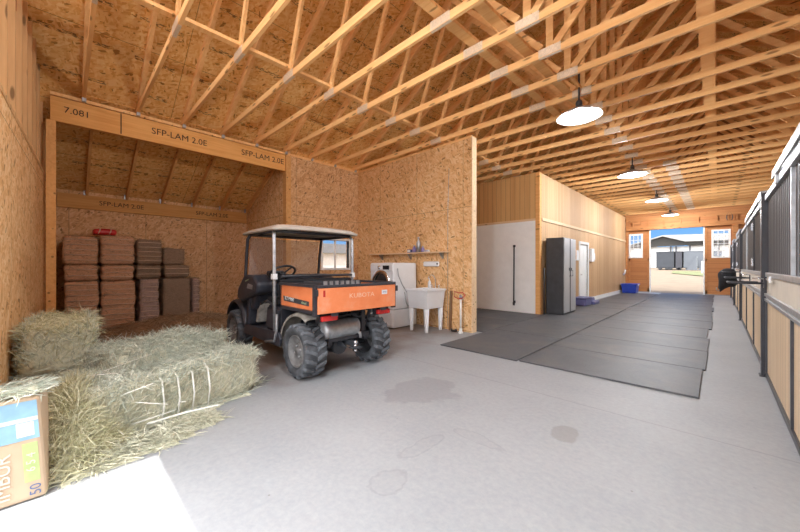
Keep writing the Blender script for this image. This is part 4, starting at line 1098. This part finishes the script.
# things lying in the cargo bed
cM = Matrix.Translation(V.location) @ Matrix.Rotation(-.02, 4, 'Z')
def inbed(name, lab, cat, lx, ly, z):
    p = cM @ Vector((lx, ly, z)); return thing(name, lab, cat, p, -.02)
tbx = inbed('tool_tray', 'grey tool tray lying in the orange cargo bed', 'tray', -.08, -.05, bz0 + .032)
mb = MB().box(-.20, .20, -.30, .30, 0, .015).box(-.20, .20, -.30, -.285, .016, .30).box(-.20, .20, .285, .30, .016, .30).box(-.20, -.185, -.284, .284, .016, .30).box(.185, .20, -.284, .284, .016, .30)
mb.build('body', M['charcoal'], tbx, local=True)
mb = MB()
for k in range(7): mb.box(.20, .215, -.26 + .08 * k, -.215 + .08 * k, .22, .31)
mb.build('rib', M['alu'], tbx, local=True)

# ================================================================ HAY
from mathutils import noise as mn
def strand_mesh(name, items, mat, parent=None, width=.005, loc=None):
    """items: list of (p0, p1, p2) bent blades"""
    vs, fs = [], []
    for (a, b_, c) in items:
        d = c - a
        sd_ = d.cross(Vector((rnd.uniform(-1, 1), rnd.uniform(-1, 1), rnd.uniform(-.2, 1))))
        if sd_.length < 1e-6: continue
        sd_.normalize(); sd_ *= width * rnd.uniform(.5, 1.3) * .5
        n = len(vs)
        vs += [a - sd_, a + sd_, b_ - sd_, b_ + sd_, c - sd_ * .4, c + sd_ * .4]
        fs += [(n, n + 1, n + 3, n + 2), (n + 2, n + 3, n + 5, n + 4)]
    me = bpy.data.meshes.new(name); me.from_pydata([tuple(v) for v in vs], [], fs); me.materials.append(mat); me.update()
    o = bpy.data.objects.new(name, me); COL.objects.link(o)
    o['kind'] = 'stuff'
    if parent is not None: o.parent = parent
    if loc is not None: o.location = loc
    return o
def blade(p, nrm, L, lift, droop=.5, along=None, spread=1.0):
    t_ = Vector((rnd.uniform(-1, 1), rnd.uniform(-1, 1), rnd.uniform(-1, 1)))
    if along is not None: t_ = Vector(along) + t_ * spread
    t_ -= nrm * t_.dot(nrm)
    if t_.length < 1e-3: t_ = Vector((1, 0, 0))
    t_.normalize()
    t_ = (t_ + nrm * rnd.uniform(0, lift)).normalized()
    L *= rnd.uniform(.5, 1.3)
    a = p - nrm * .008
    b_ = a + t_ * L * .5
    c = b_ + (t_ + Vector((rnd.uniform(-.3, .3), rnd.uniform(-.3, .3), -droop * rnd.random()))).normalized() * L * .5
    return (a, b_, c)
def lump_box(x0, x1, y0, y1, z0, z1, cell=.07, amp=.025, seed=0, rnd_=.06, flake=None):
    """rough rounded block with noisy sides (one welded shell)"""
    import bmesh
    bm = bmesh.new()
    nx, ny, nz = max(2, int((x1 - x0) / cell)), max(2, int((y1 - y0) / cell)), max(2, int((z1 - z0) / cell))
    def P(i, j, k):
        p = Vector((x0 + (x1 - x0) * i / nx, y0 + (y1 - y0) * j / ny, z0 + (z1 - z0) * k / nz))
        q = p.copy()
        c = Vector(((x0 + x1) / 2, (y0 + y1) / 2, (z0 + z1) / 2))
        hx_, hy_, hz_ = (x1 - x0) / 2, (y1 - y0) / 2, (z1 - z0) / 2
        d = p - c
        # round the corners
        inn = Vector((max(-hx_ + rnd_, min(hx_ - rnd_, d.x)), max(-hy_ + rnd_, min(hy_ - rnd_, d.y)), max(-hz_ + rnd_, min(hz_ - rnd_, d.z))))
        e_ = d - inn
        if e_.length > 1e-6: d = inn + e_.normalized() * min(e_.length, rnd_)
        p = c + d
        nz_ = mn.noise_vector(q * 4.5 + Vector((seed * 7.1, 3, 1))) * amp
        if flake:
            ax, per = flake
            ph = ((q[ax] - (x0, y0, z0)[ax]) / per) % 1.0
            dip = max(0, 1 - min(ph, 1 - ph) / .14) * .022
            for a in range(3):
                if a != ax: p[a] -= math.copysign(dip, d[a]) if abs(d[a]) > (hx_, hy_, hz_)[a] * .8 else 0
        p += nz_
        if k == 0: p.z = z0
        p.z = max(p.z, z0)
        return p
    V_ = {}
    def g(i, j, k):
        if (i, j, k) not in V_: V_[(i, j, k)] = bm.verts.new(P(i, j, k))
        return V_[(i, j, k)]
    for i in range(nx):
        for j in range(ny):
            for k in (0, nz): bm.faces.new([g(i, j, k), g(i + 1, j, k), g(i + 1, j + 1, k), g(i, j + 1, k)])
    for i in range(nx):
        for k in range(nz):
            for j in (0, ny): bm.faces.new([g(i, j, k), g(i + 1, j, k), g(i + 1, j, k + 1), g(i, j, k + 1)])
    for j in range(ny):
        for k in range(nz):
            for i in (0, nx): bm.faces.new([g(i, j, k), g(i, j + 1, k), g(i, j + 1, k + 1), g(i, j, k + 1)])
    bmesh.ops.recalc_face_normals(bm, faces=bm.faces)
    for f in bm.faces: f.smooth = True
    return bm
def bm_obj(bm, name, mat, parent=None):
    me = bpy.data.meshes.new(name); bm.to_mesh(me)
    pts = []
    bm.faces.ensure_lookup_table()
    for f in bm.faces:
        pts.append(([v.co.copy() for v in f.verts], f.normal.copy(), f.calc_area()))
    bm.free(); me.materials.append(mat)
    o = bpy.data.objects.new(name, me); COL.objects.link(o)
    if parent is not None: o.parent = parent
    return o, pts
def sample(pts, n, zmin=.02):
    pts = [q for q in pts if q[1].z > -.5]
    tot = sum(q[2] for q in pts); out = []
    for q in pts:
        e_ = n * q[2] / tot; k = int(e_) + (1 if rnd.random() < e_ % 1 else 0)
        for _ in range(k):
            u, v = rnd.random(), rnd.random(); c = q[0]
            p = (c[0] * (1 - u) + c[1] * u) * (1 - v) + (c[3] * (1 - u) + c[2] * u) * v
            if p.z > zmin: out.append((p, q[1]))
    return out
def bale(label, loc, rz, L, D, H, n, mats, flake=True, group='loose green bales in the foreground', seed=1, twine=None):
    r = thing('hay_bale', label, 'hay bale', loc, rz, group)
    bm = lump_box(0, L, 0, D, 0, H, .05, .03, seed, .05, (0, .15) if flake else None)
    o, pts = bm_obj(bm, 'core', M['hay_core'], r)
    sm_ = sample(pts, n)
    its = [[], []]
    for p, nr in sm_:
        side_ = abs(nr.z) < .5
        top_ = not side_
        b_ = blade(p, nr, .15 if top_ else .11, .6 if top_ else .42, .5, (0, 0, 1) if side_ else None, .9)
        k = 0 if (top_ or rnd.random() < (.15 if int((p.x + 5) / .15) % 2 else .45)) else 1
        if b_[2].z < .004 or b_[1].z < .004: continue
        its[k].append(b_)
    for k in (0, 1): strand_mesh('loose_stems', its[k], mats[k], r, .0042)
    if twine:
        for x in twine:
            tw = MB(); e_ = .03
            tw.tube([(x, -.030, .03), (x + .01, -.045, H * .5), (x, -.030, H - .03), (x, .03, H + .01)], .007, 6)
            tw.build('twine', M['twine_white'], r, local=True)
    return r
ang = math.atan2(.95, -.31)
HP0 = Vector((-3.10, .15, 0))
bale('broken open green bale in front, pale twine bands across its face', (HP0.x, HP0.y, .002), ang, 1.34, .48, .40, 17000, (M['hay_green'], M['hay_cream']), seed=1, twine=(.40, .52, .64, .78))
off = Matrix.Rotation(ang, 4, 'Z')
pB = HP0 + off @ Vector((.30, .50, 0))
bale('shaggy grey green bale directly behind the twine banded one', (pB.x, pB.y, .002), ang, 1.08, .66, .52, 11000, (M['hay_green'], M['hay_green']), seed=2)
bale('lower green bale against the near wall, carrying a second bale', (-5.30, -.23, .002), -.035, 1.18, .46, .37, 6000, (M['hay_green'], M['hay_green']), seed=3)
bale('upper green bale on a second one against the near wall', (-5.28, -.23, .375), -.035, 1.15, .44, .37, 11000, (M['hay_yellow'], M['hay_green']), seed=4)
def heap(name, label, fn, x0, x1, y0, y1, cell, n, mat, core, L=.14, lift=.5, kind='stuff', cat='loose hay', zmin=.004):
    """height field mound; fn(x, y) gives its height"""
    nx, ny = int((x1 - x0) / cell), int((y1 - y0) / cell)
    H_ = [[fn(x0 + (x1 - x0) * i / nx, y0 + (y1 - y0) * j / ny) for j in range(ny + 1)] for i in range(nx + 1)]
    vs = [(x0 + (x1 - x0) * i / nx, y0 + (y1 - y0) * j / ny, max(.002, H_[i][j])) for i in range(nx + 1) for j in range(ny + 1)]
    fs = []
    for i in range(nx):
        for j in range(ny):
            if max(H_[i][j], H_[i + 1][j], H_[i][j + 1], H_[i + 1][j + 1]) > .004:
                fs.append((i * (ny + 1) + j, (i + 1) * (ny + 1) + j, (i + 1) * (ny + 1) + j + 1, i * (ny + 1) + j + 1))
    import bmesh
    me = bpy.data.meshes.new(name); me.from_pydata(vs, [], fs); bm = bmesh.new(); bm.from_mesh(me)
    bmesh.ops.delete(bm, geom=[v for v in bm.verts if not v.link_faces], context='VERTS')
    for f in bm.faces: f.smooth = True
    bm.normal_update(); bm.to_mesh(me); bm.free(); me.materials.append(core)
    o = bpy.data.objects.new(name, me); COL.objects.link(o)
    tag(o, label, cat, None, kind)
    its = []
    cand = [(i, j) for i in range(nx) for j in range(ny) if H_[i][j] > .01]
    for _ in range(n):
        i, j = rnd.choice(cand); u, v = rnd.random(), rnd.random()
        x, y = x0 + (x1 - x0) * (i + u) / nx, y0 + (y1 - y0) * (j + v) / ny
        h = fn(x, y); e_ = .02
        nr = Vector((-(fn(x + e_, y) - fn(x - e_, y)) / (2 * e_), -(fn(x, y + e_) - fn(x, y - e_)) / (2 * e_), 1)); 
        if nr.length > 4: nr = nr * (4 / nr.length)
        nr.normalize()
        b_ = blade(Vector((x, y, h + .004)), nr, L, lift)
        if b_[2].z < zmin or b_[1].z < zmin: continue
        its.append(b_)
    s_ = strand_mesh('stems', its, mat, o, .0042)
    return o
def gauss(x, y, cx, cy, sx_, sy_, rot=0):
    dx, dy = x - cx, y - cy
    if rot: dx, dy = dx * math.cos(rot) + dy * math.sin(rot), -dx * math.sin(rot) + dy * math.cos(rot)
    return math.exp(-((dx / sx_) ** 2 + (dy / sy_) ** 2))
def nz2(x, y, s, k=0): return mn.noise(Vector((x * s, y * s, k)))
# torn flakes spilling at the left end of the front bale
def f1(x, y):
    h = .44 * gauss(x, y, -3.36, .02, .36, .20) + .16 * gauss(x, y, -3.05, .02, .15, .16) + .06 * nz2(x, y, 6, 2) - .075
    return max(0, h)
heap('loose_hay', 'torn yellow green hay spilling beside the printed bag', f1, -4.05, -2.72, -.05, .46, .035, 9500, M['hay_yellow'], M['hay_core'], .17, .9)
def f2(x, y):
    h = .44 * gauss(x, y, -3.68, .12, .42, .30) + .05 * nz2(x, y, 5, 4) - .07
    return max(0, h)
o_f2 = heap('loose_hay', 'grey green hay strewn between the foreground bales and the wall bale', f2, -4.08, -3.15, -.28, .65, .035, 8000, M['hay_green'], M['hay_core'], .16, .6)
lo_ = []
for _ in range(46):
    x_, y_ = rnd.uniform(-4.0, -3.15), rnd.uniform(-.18, .45); h_ = max(f1(x_, y_), f2(x_, y_), .05)
    lo_.append(blade(Vector((x_, y_, h_ + .03)), Vector((0, 0, 1)), .42, .5, .25, (.5, .6, .1), 1.0))
so_ = strand_mesh('long_stems', lo_, M['twine_white'], o_f2, .011)
def f6(x, y):
    h = .66 * gauss(x, y, -4.02, .72, .50, .42, .3) + .30 * gauss(x, y, -4.05, 1.2, .35, .25) + .05 * nz2(x, y, 5, 6) - .06
    return max(0, h)
heap('loose_hay', 'shaggy grey green hay mounded on top of the foreground bales', f6, -5.0, -3.05, -.05, 1.72, .045, 15000, M['hay_green'], M['hay_core'], .15, .6)
def f5(x, y):
    return max(0, .07 * gauss(x, y, -2.98, .52, .12, .50, .3) + .03 * nz2(x, y, 8, 1) - .018 - .06 * max(0, (y - .85) / .5))
heap('loose_hay', 'thin scatter of stems along the foot of the front bale', f5, -3.35, -2.70, -.02, 1.5, .04, 3800, M['hay_mix'], M['hay_core'], .12, .5)
def f3(x, y):
    h = .42 * gauss(x, y, -6.9, 1.75, 1.25, .75) + .26 * gauss(x, y, -7.5, .75, .8, .7) + .12 * gauss(x, y, -7.3, 2.5, .7, .5) + .05 * nz2(x, y, 3.5, 8) - .06
    return max(0, h * max(0, min(1, (x + 8.30) / .25)) * max(0, min(1, (-6.0 - x + 2 * max(0, 1.45 - y)) / .45)))
heap('loose_hay', 'brown mound of old loose hay before the stacked bales', f3, -8.32, -5.0, -.05, 3.4, .07, 9000, M['hay_brown'], M['hay_core_brown'], .16, .45)
# stacked bales at the back
fx = -8.36
def sbale(y0, y1, z0, z1, label, mat, grooves, dep=.78, tw=True, dx=0):
    r = thing('stacked_bale', label, 'hay bale', (fx - dep + dx, y0, z0), 0, 'bales stacked against the back wall')
    bm = lump_box(0, dep, .012, y1 - y0 - .012, 0, z1 - z0 - .012, .045, .020, rnd.random() * 50, .035, (2, grooves) if grooves else None)
    o, pts = bm_obj(bm, 'core', mat, r)
    its = [blade(p, nr, .09, .35, .3, (0, 1, .1), .8) for p, nr in sample([q for q in pts if q[1].x > .3 or q[1].z > .5], 420, 0)]
    strand_mesh('loose_stems', its, M['hay_brown'], r, .0065)
    if tw:
        n = max(2, int((z1 - z0) / .10))
        for k in range(n):
            z = (z1 - z0) * (k + .8) / (n + .6)
            MB().tube([(dep + .012, .03, z), (dep + .022, (y1 - y0) * .5, z + .004), (dep + .012, y1 - y0 - .03, z)], .007, 6).build('twine', M['twine'], r, local=True)
    return r
sbale(-.03, .45, .0, 1.03, 'tan bale, bottom row of the stack, next to the near wall post', M['bale_tan'], .25)
sbale(.46, .99, .0, 1.02, 'tan bale, bottom row, second from the near wall', M['bale_tan'], .25)
sbale(-.04, .44, 1.031, 1.33, 'tan bale, middle row of the stack, next to the near wall post', M['bale_tan'], .15)
sbale(.455, .965, 1.021, 1.33, 'tan bale, middle row, second from the near wall', M['bale_tan'], .15)
sbale(-.05, .44, 1.331, 1.86, 'tan bale, top row of the stack, next to the near wall post', M['bale_tan'], .17)
sbale(.45, .97, 1.331, 1.90, 'tan bale on the top row under the red bundle', M['bale_tan'], .19)
sbale(1.03, 1.38, .0, 1.045, 'greyish bale at the foot of the dark middle column', M['bale_mauve'], .20)
sbale(.98, 1.41, 1.046, 1.33, 'dark bale in the middle of the narrow column', M['bale_dark'], .14)
sbale(.99, 1.42, 1.331, 1.85, 'dark banded bale on top of the narrow middle column', M['bale_dark'], .13)
sbale(1.42, 1.94, .0, 1.05, 'rough dark bale at the foot of the shorter far column', M['bale_dark'], None, tw=False)
sbale(1.44, 1.92, 1.051, 1.33, 'banded dark bale in the shorter far column', M['bale_dark'], .14)
sbale(1.43, 1.83, 1.331, 1.69, 'small loose dark bale topping the shorter far column', M['bale_dark'], None, tw=False)
sbale(1.955, 2.13, .0, 1.03, 'slim greyish bale standing at the end of the stack', M['bale_mauve'], .17, .6)
# red bundle on the stack
r = thing('red_bundle', 'folded red fabric bundle with pale cord on the top bale', 'bundle', (-8.75, .52, 1.90))
o, _ = bm_obj(lump_box(-8.90, -8.62, .36, .72, 1.915, 2.03, .03, .015, 9, .045), 'fabric', M['red'])
o.parent = r; o.data.transform(Matrix.Translation((8.75, -.52, -1.90)))
for yy in (.44, .60): MB().tube([(-8.61, yy, 1.925), (-8.595, yy + .02, 1.98), (-8.62, yy + .03, 2.03), (-8.76, yy + .03, 2.045)], .008, 6).build('cord', M['twine'], r)
tag(MB().tube([(-6.965 + .1, 4.05, 1.2), (-6.965 + .1, 4.05, 1.45)], .03, 8).build('extinguisher', M['red']), 'x', 'x') if False else None

# black blanket draped over the last bar
r = thing('horse_blanket', 'bunched black blanket draped over a bar at the stalls', 'blanket', (.15, 11.1, .7))
bm2 = lump_box(.02, .34, 11.02, 11.36, .80, 1.24, .03, .035, 5, .12)
for v in bm2.verts:
    t_ = (1.24 - v.co.z) / .44
    v.co.x -= .05 * t_ - .03 * math.sin(9 * v.co.z); v.co.z -= .12 * max(0, (.20 - v.co.x)) / .2 * t_
    v.co.z -= .05 * max(0, .12 - v.co.x) / .12
o, _ = bm_obj(bm2, 'cloth', M['black_cloth']); o.parent = r; o.data.transform(Matrix.Translation(-Vector(r.location)))
MB().tube([(-.03, 10.97, .78), (-.02, 11.0, .71), (.0, 11.0, .69), (.02, 10.98, .73)], .010, 8).build('strap', M['mud_grey'], r)

# ================================================================ PRINTED BAG IN THE FRONT CORNER
r = thing('bedding_bag', 'large printed tan bag with blue and green panels in front', 'bag', (-2.72, -.07, 0))
M['bag_tan'] = plain('tan_bag_paper', (.54, .40, .27), .6, 0, .06, 5); M['bag_blue'] = plain('sky_blue_print', (.25, .43, .57), .5, 0, .10, 14)
M['bag_green'] = plain('lime_print', (.40, .50, .20), .5, 0, .12, 14); M['bag_cream'] = plain('cream_print', (.66, .58, .47), .5, 0, .05, 14); M['bag_navy'] = plain('navy_print', (.10, .14, .26), .5)
Hb = .56
low = [(-2.72, -.07), (-3.04, -.065), (-3.04, -.355), (-2.725, -.355)]
top_ = [(-2.765, -.105), (-3.04, -.08), (-3.04, -.355), (-2.77, -.355)]
MB().add([(x, y_, .003) for x, y_ in low] + [(x, y_, Hb) for x, y_ in top_], [(0, 1, 2, 3), (7, 6, 5, 4)] + [(k, (k + 1) % 4, 4 + (k + 1) % 4, 4 + k) for k in range(4)]).build('body', M['bag_tan'], r, bev=.022, seg=3)
up_ = Vector((-.045, 0, Hb)).normalized()
def onbag(y, z, lift=.0025): return Vector((-2.7215 - .045 * z / Hb + lift, y - .035 * z / Hb, z))
def panel(name, ya, yb, za, zb_, mat, lift, parent=r):
    v = [onbag(ya, za, lift), onbag(yb, za, lift), onbag(yb, zb_, lift), onbag(ya, zb_, lift)]
    n = Vector((.001, 0, 0)); return MB().add([*v, *[q - n for q in v]], [(0, 1, 2, 3), (7, 6, 5, 4), (0, 4, 5, 1), (1, 5, 6, 2), (2, 6, 7, 3), (3, 7, 4, 0)]).build(name, mat, parent)
pb = panel('blue_panel', -.345, -.082, .335, .545, M['bag_blue'], .0025)
panel('pale_band', -.345, -.082, .435, .455, M['bag_cream'], .0035, pb); panel('pale_picture', -.165, -.10, .355, .43, M['bag_cream'], .0035, pb)
pg_ = panel('green_panel', -.150, -.092, .105, .315, M['bag_green'], .0025)
def bag_text(txt, y, z, size, mat, par, rot=True, xs=1.0):
    ey = Vector((0, -1, 0)); ex = up_
    return text_mesh('printed_text', txt, size, mat, par, frame(onbag(y, z, .004), ex, ey), .0006, False, xs)
bag_text('50', -.112, .058, .062, M['bag_navy'], r)
bag_text('CUBES', -.121, .21, .05, M['bag_cream'], pg_) if False else bag_text('6 5 4', -.121, .21, .05, M['bag_cream'], pg_)
bag_text('IMBUR', -.225, .16, .085, M['bag_cream'], r)
def f4(x, y):
    e_ = min((x + 3.05) / .06, (-2.76 - x) / .04, (y + .35) / .03, (-.085 - y) / .03)
    return Hb + .002 + max(0, min(1, e_)) * (.035 + .03 * nz2(x, y, 9, 3)) if e_ > 0 else .0
def heap_on(name, label, x0, x1, y0, y1, n):
    c = MB(); k = 12
    vs = [(x0 + (x1 - x0) * i / k, y0 + (y1 - y0) * j / k, max(Hb + .002, f4(x0 + (x1 - x0) * i / k, y0 + (y1 - y0) * j / k))) for i in range(k + 1) for j in range(k + 1)]
    c.add(vs, [(i * (k + 1) + j, (i + 1) * (k + 1) + j, (i + 1) * (k + 1) + j + 1, i * (k + 1) + j + 1) for i in range(k) for j in range(k)], True)
    o = c.build(name, M['hay_core']); tag(o, label, 'loose hay', None, 'stuff')
    its = []
    for _ in range(n):
        x, y = rnd.uniform(x0, x1), rnd.uniform(y0, y1)
        b_ = blade(Vector((x, y, max(Hb + .004, f4(x, y)))), Vector((0, 0, 1)), .10, .5)
        its.append(b_)
    strand_mesh('stems', its, M['hay_green'], o, .0045)
heap_on('loose_hay', 'grey green hay scattered on top of the printed bag', -3.03, -2.785, -.345, -.095, 900)
# grit on the concrete
for (x, y, s, lb) in ((-.55, 1.20, .022, 'largest dark clod on the bare concrete'), (-.50, 1.27, .012, 'small dark clod beside the largest one'), (-.72, 1.42, .010, 'lone brown crumb on the concrete')):
    o, _ = bm_obj(lump_box(-s, s, -s * .8, s * .8, 0, s * .9, s * .5, s * .3, x * 9, s * .5), 'dirt_clod', M['hay_core_brown']); o.location = (x, y, .001); tag(o, lb, 'dirt clod', 'clods on the floor')

# ================================================================ YARD BEYOND THE FAR DOOR
gp = MB(); gp.add([(-3.2, 40.5, .62), (3, 31, .25), (6, 43, .74), (-3.4, 44.5, .79)], [(0, 1, 2, 3)]); gg = gp.build('grass', M['grass']); tag(gg, 'strip of thin dry grass across the yard', 'grass', None, 'stuff')
r = thing('open_shed', 'long open sided shed with pale roof and white back panels across the yard', 'shed', (-4.5, 62, 1.0))
zg = 1.05
MB().prism([(-9.7, 3.96), (-5.2, 5.36), (9.0, 4.98), (9.0, 4.30), (-3.0, 4.42), (-5.2, 5.2), (-9.7, 3.86)], 'y', 54.8, 70).build('roof', M['barn_roof'], r)
MB().prism([(-9.4, 3.90), (-5.2, 5.17), (-3.05, 4.40), (-3.05, 3.90)], 'y', 55.0, 55.1).build('gable_panel', M['barn_shade'], r)  # dark sheet stands in for the shade below the roof
MB().box(-3.04, 8.9, 55.0, 55.3, 3.95, 4.29).build('eave_beam', M['barn_shade'], r)
for x in (-9.0, -6.6, -4.45, -3.9, -2.55, -.7, .05, 2.4, 5.0): MB().box(x - .08, x + .08, 55.31, 55.5, zg - .1, 3.88).build('post', M['charcoal'], r)
for (a, b_) in ((-9.3, -4.3), (-4.25, -.75), (-.7, 8.5)): MB().box(a, b_, 55.8, 55.9, 1.1, 3.86).build('white_panel', M['white_paint'], r)
def trailer(name, lab, x0, x1, y0, y1, z0, z1, mat, cat='trailer'):
    r = thing(name, lab, cat, ((x0 + x1) / 2, y0, z0))
    MB().box(x0, x1, y0, y1, z0 + .22, z1).build('body', mat, r, bev=.04)
    for x in ((x0 + .35, x0 + .95, x1 - .35) if x1 - x0 > 1 else (x0 + .22, x1 - .22)):
        MB().lathe([(0, -.10), (.17, -.10), (.19, -.05), (.19, .05), (.17, .10), (0, .10)], Matrix.Translation((x, y0 + .14, z0 + .20)) @ RYm, 16).build('wheel', M['rubber'], r)
    MB().box(x0 - .02, x1 + .02, y0 - .02, y1, z1 - .08, z1 + .02).build('roof_cap', mat, r)
    return r
trailer('stock_trailer', 'dark grey trailer, left of the three across the yard', -5.05, -3.45, 47, 49.5, .86, 2.90, M['sheet_grey'])
trailer('stock_trailer', 'black trailer between the grey ones across the yard', -3.35, -2.80, 46.8, 49.5, .86, 2.88, M['black_steel'])
trailer('stock_trailer', 'pale grey trailer, right of the three across the yard', -2.70, .3, 47, 49.5, .86, 2.90, M['sheet_lite'])
for (x, lb) in ((-1.95, 'tilted pale sheet leaning on the grey trailer, left one'), (-1.0, 'tilted pale sheet leaning on the grey trailer, right one')):
    r = thing('leaning_sheet', lb, 'sheet', (x, 46.6, .85), 0, 'sheets leaning on the trailer')
    MB().prism([(x - .55, .86), (x + .35, .86), (x + .35, 2.3)], 'y', 46.5, 46.6).build('panel', M['sheet_lite'], r)
    MB().bar((x + .35, 46.62, .87), (x + .35, 46.62, 2.3), .06, .06).build('edge', M['galv'], r)
r = thing('fence_panel', 'small white slatted fence panel at the yard edge', 'fence panel', (-.85, 41, .7))
for x in (-1.05, -.55): MB().box(x - .05, x + .05, 41, 41.1, .66, 1.75).build('post', M['white_paint'], r)
for z in (.85, 1.15, 1.45): MB().box(-.99, -.61, 41.0, 41.08, z, z + .15).build('rail', M['white_paint'], r)
# beyond the small window: pale fence and a low white building
r = thing('white_fence', 'white rail fence seen through the small window', 'fence', (-14, 9, -.1))
for k in range(5): MB().box(-13.05, -12.95, 5 + 1.6 * k, 5.1 + 1.6 * k, -.1, 1.35).build('post', M['white_paint'], r)
for z in (.4, .8, 1.2): MB().box(-13.04, -12.99, 4.6, 12.2, z, z + .12).build('rail', M['white_paint'], r)
r = thing('low_building', 'low pale building beyond the white rail fence', 'building', (-24, 14, 0))
MB().box(-28, -24, 9, 22, -.1, 2.4).build('wall', M['cream'], r)
MB().prism([(8.6, 2.41), (22.4, 2.41), (21, 3.2), (10, 3.2)], 'x', -28.4, -23.6).build('roof', M['barn_roof'], r)
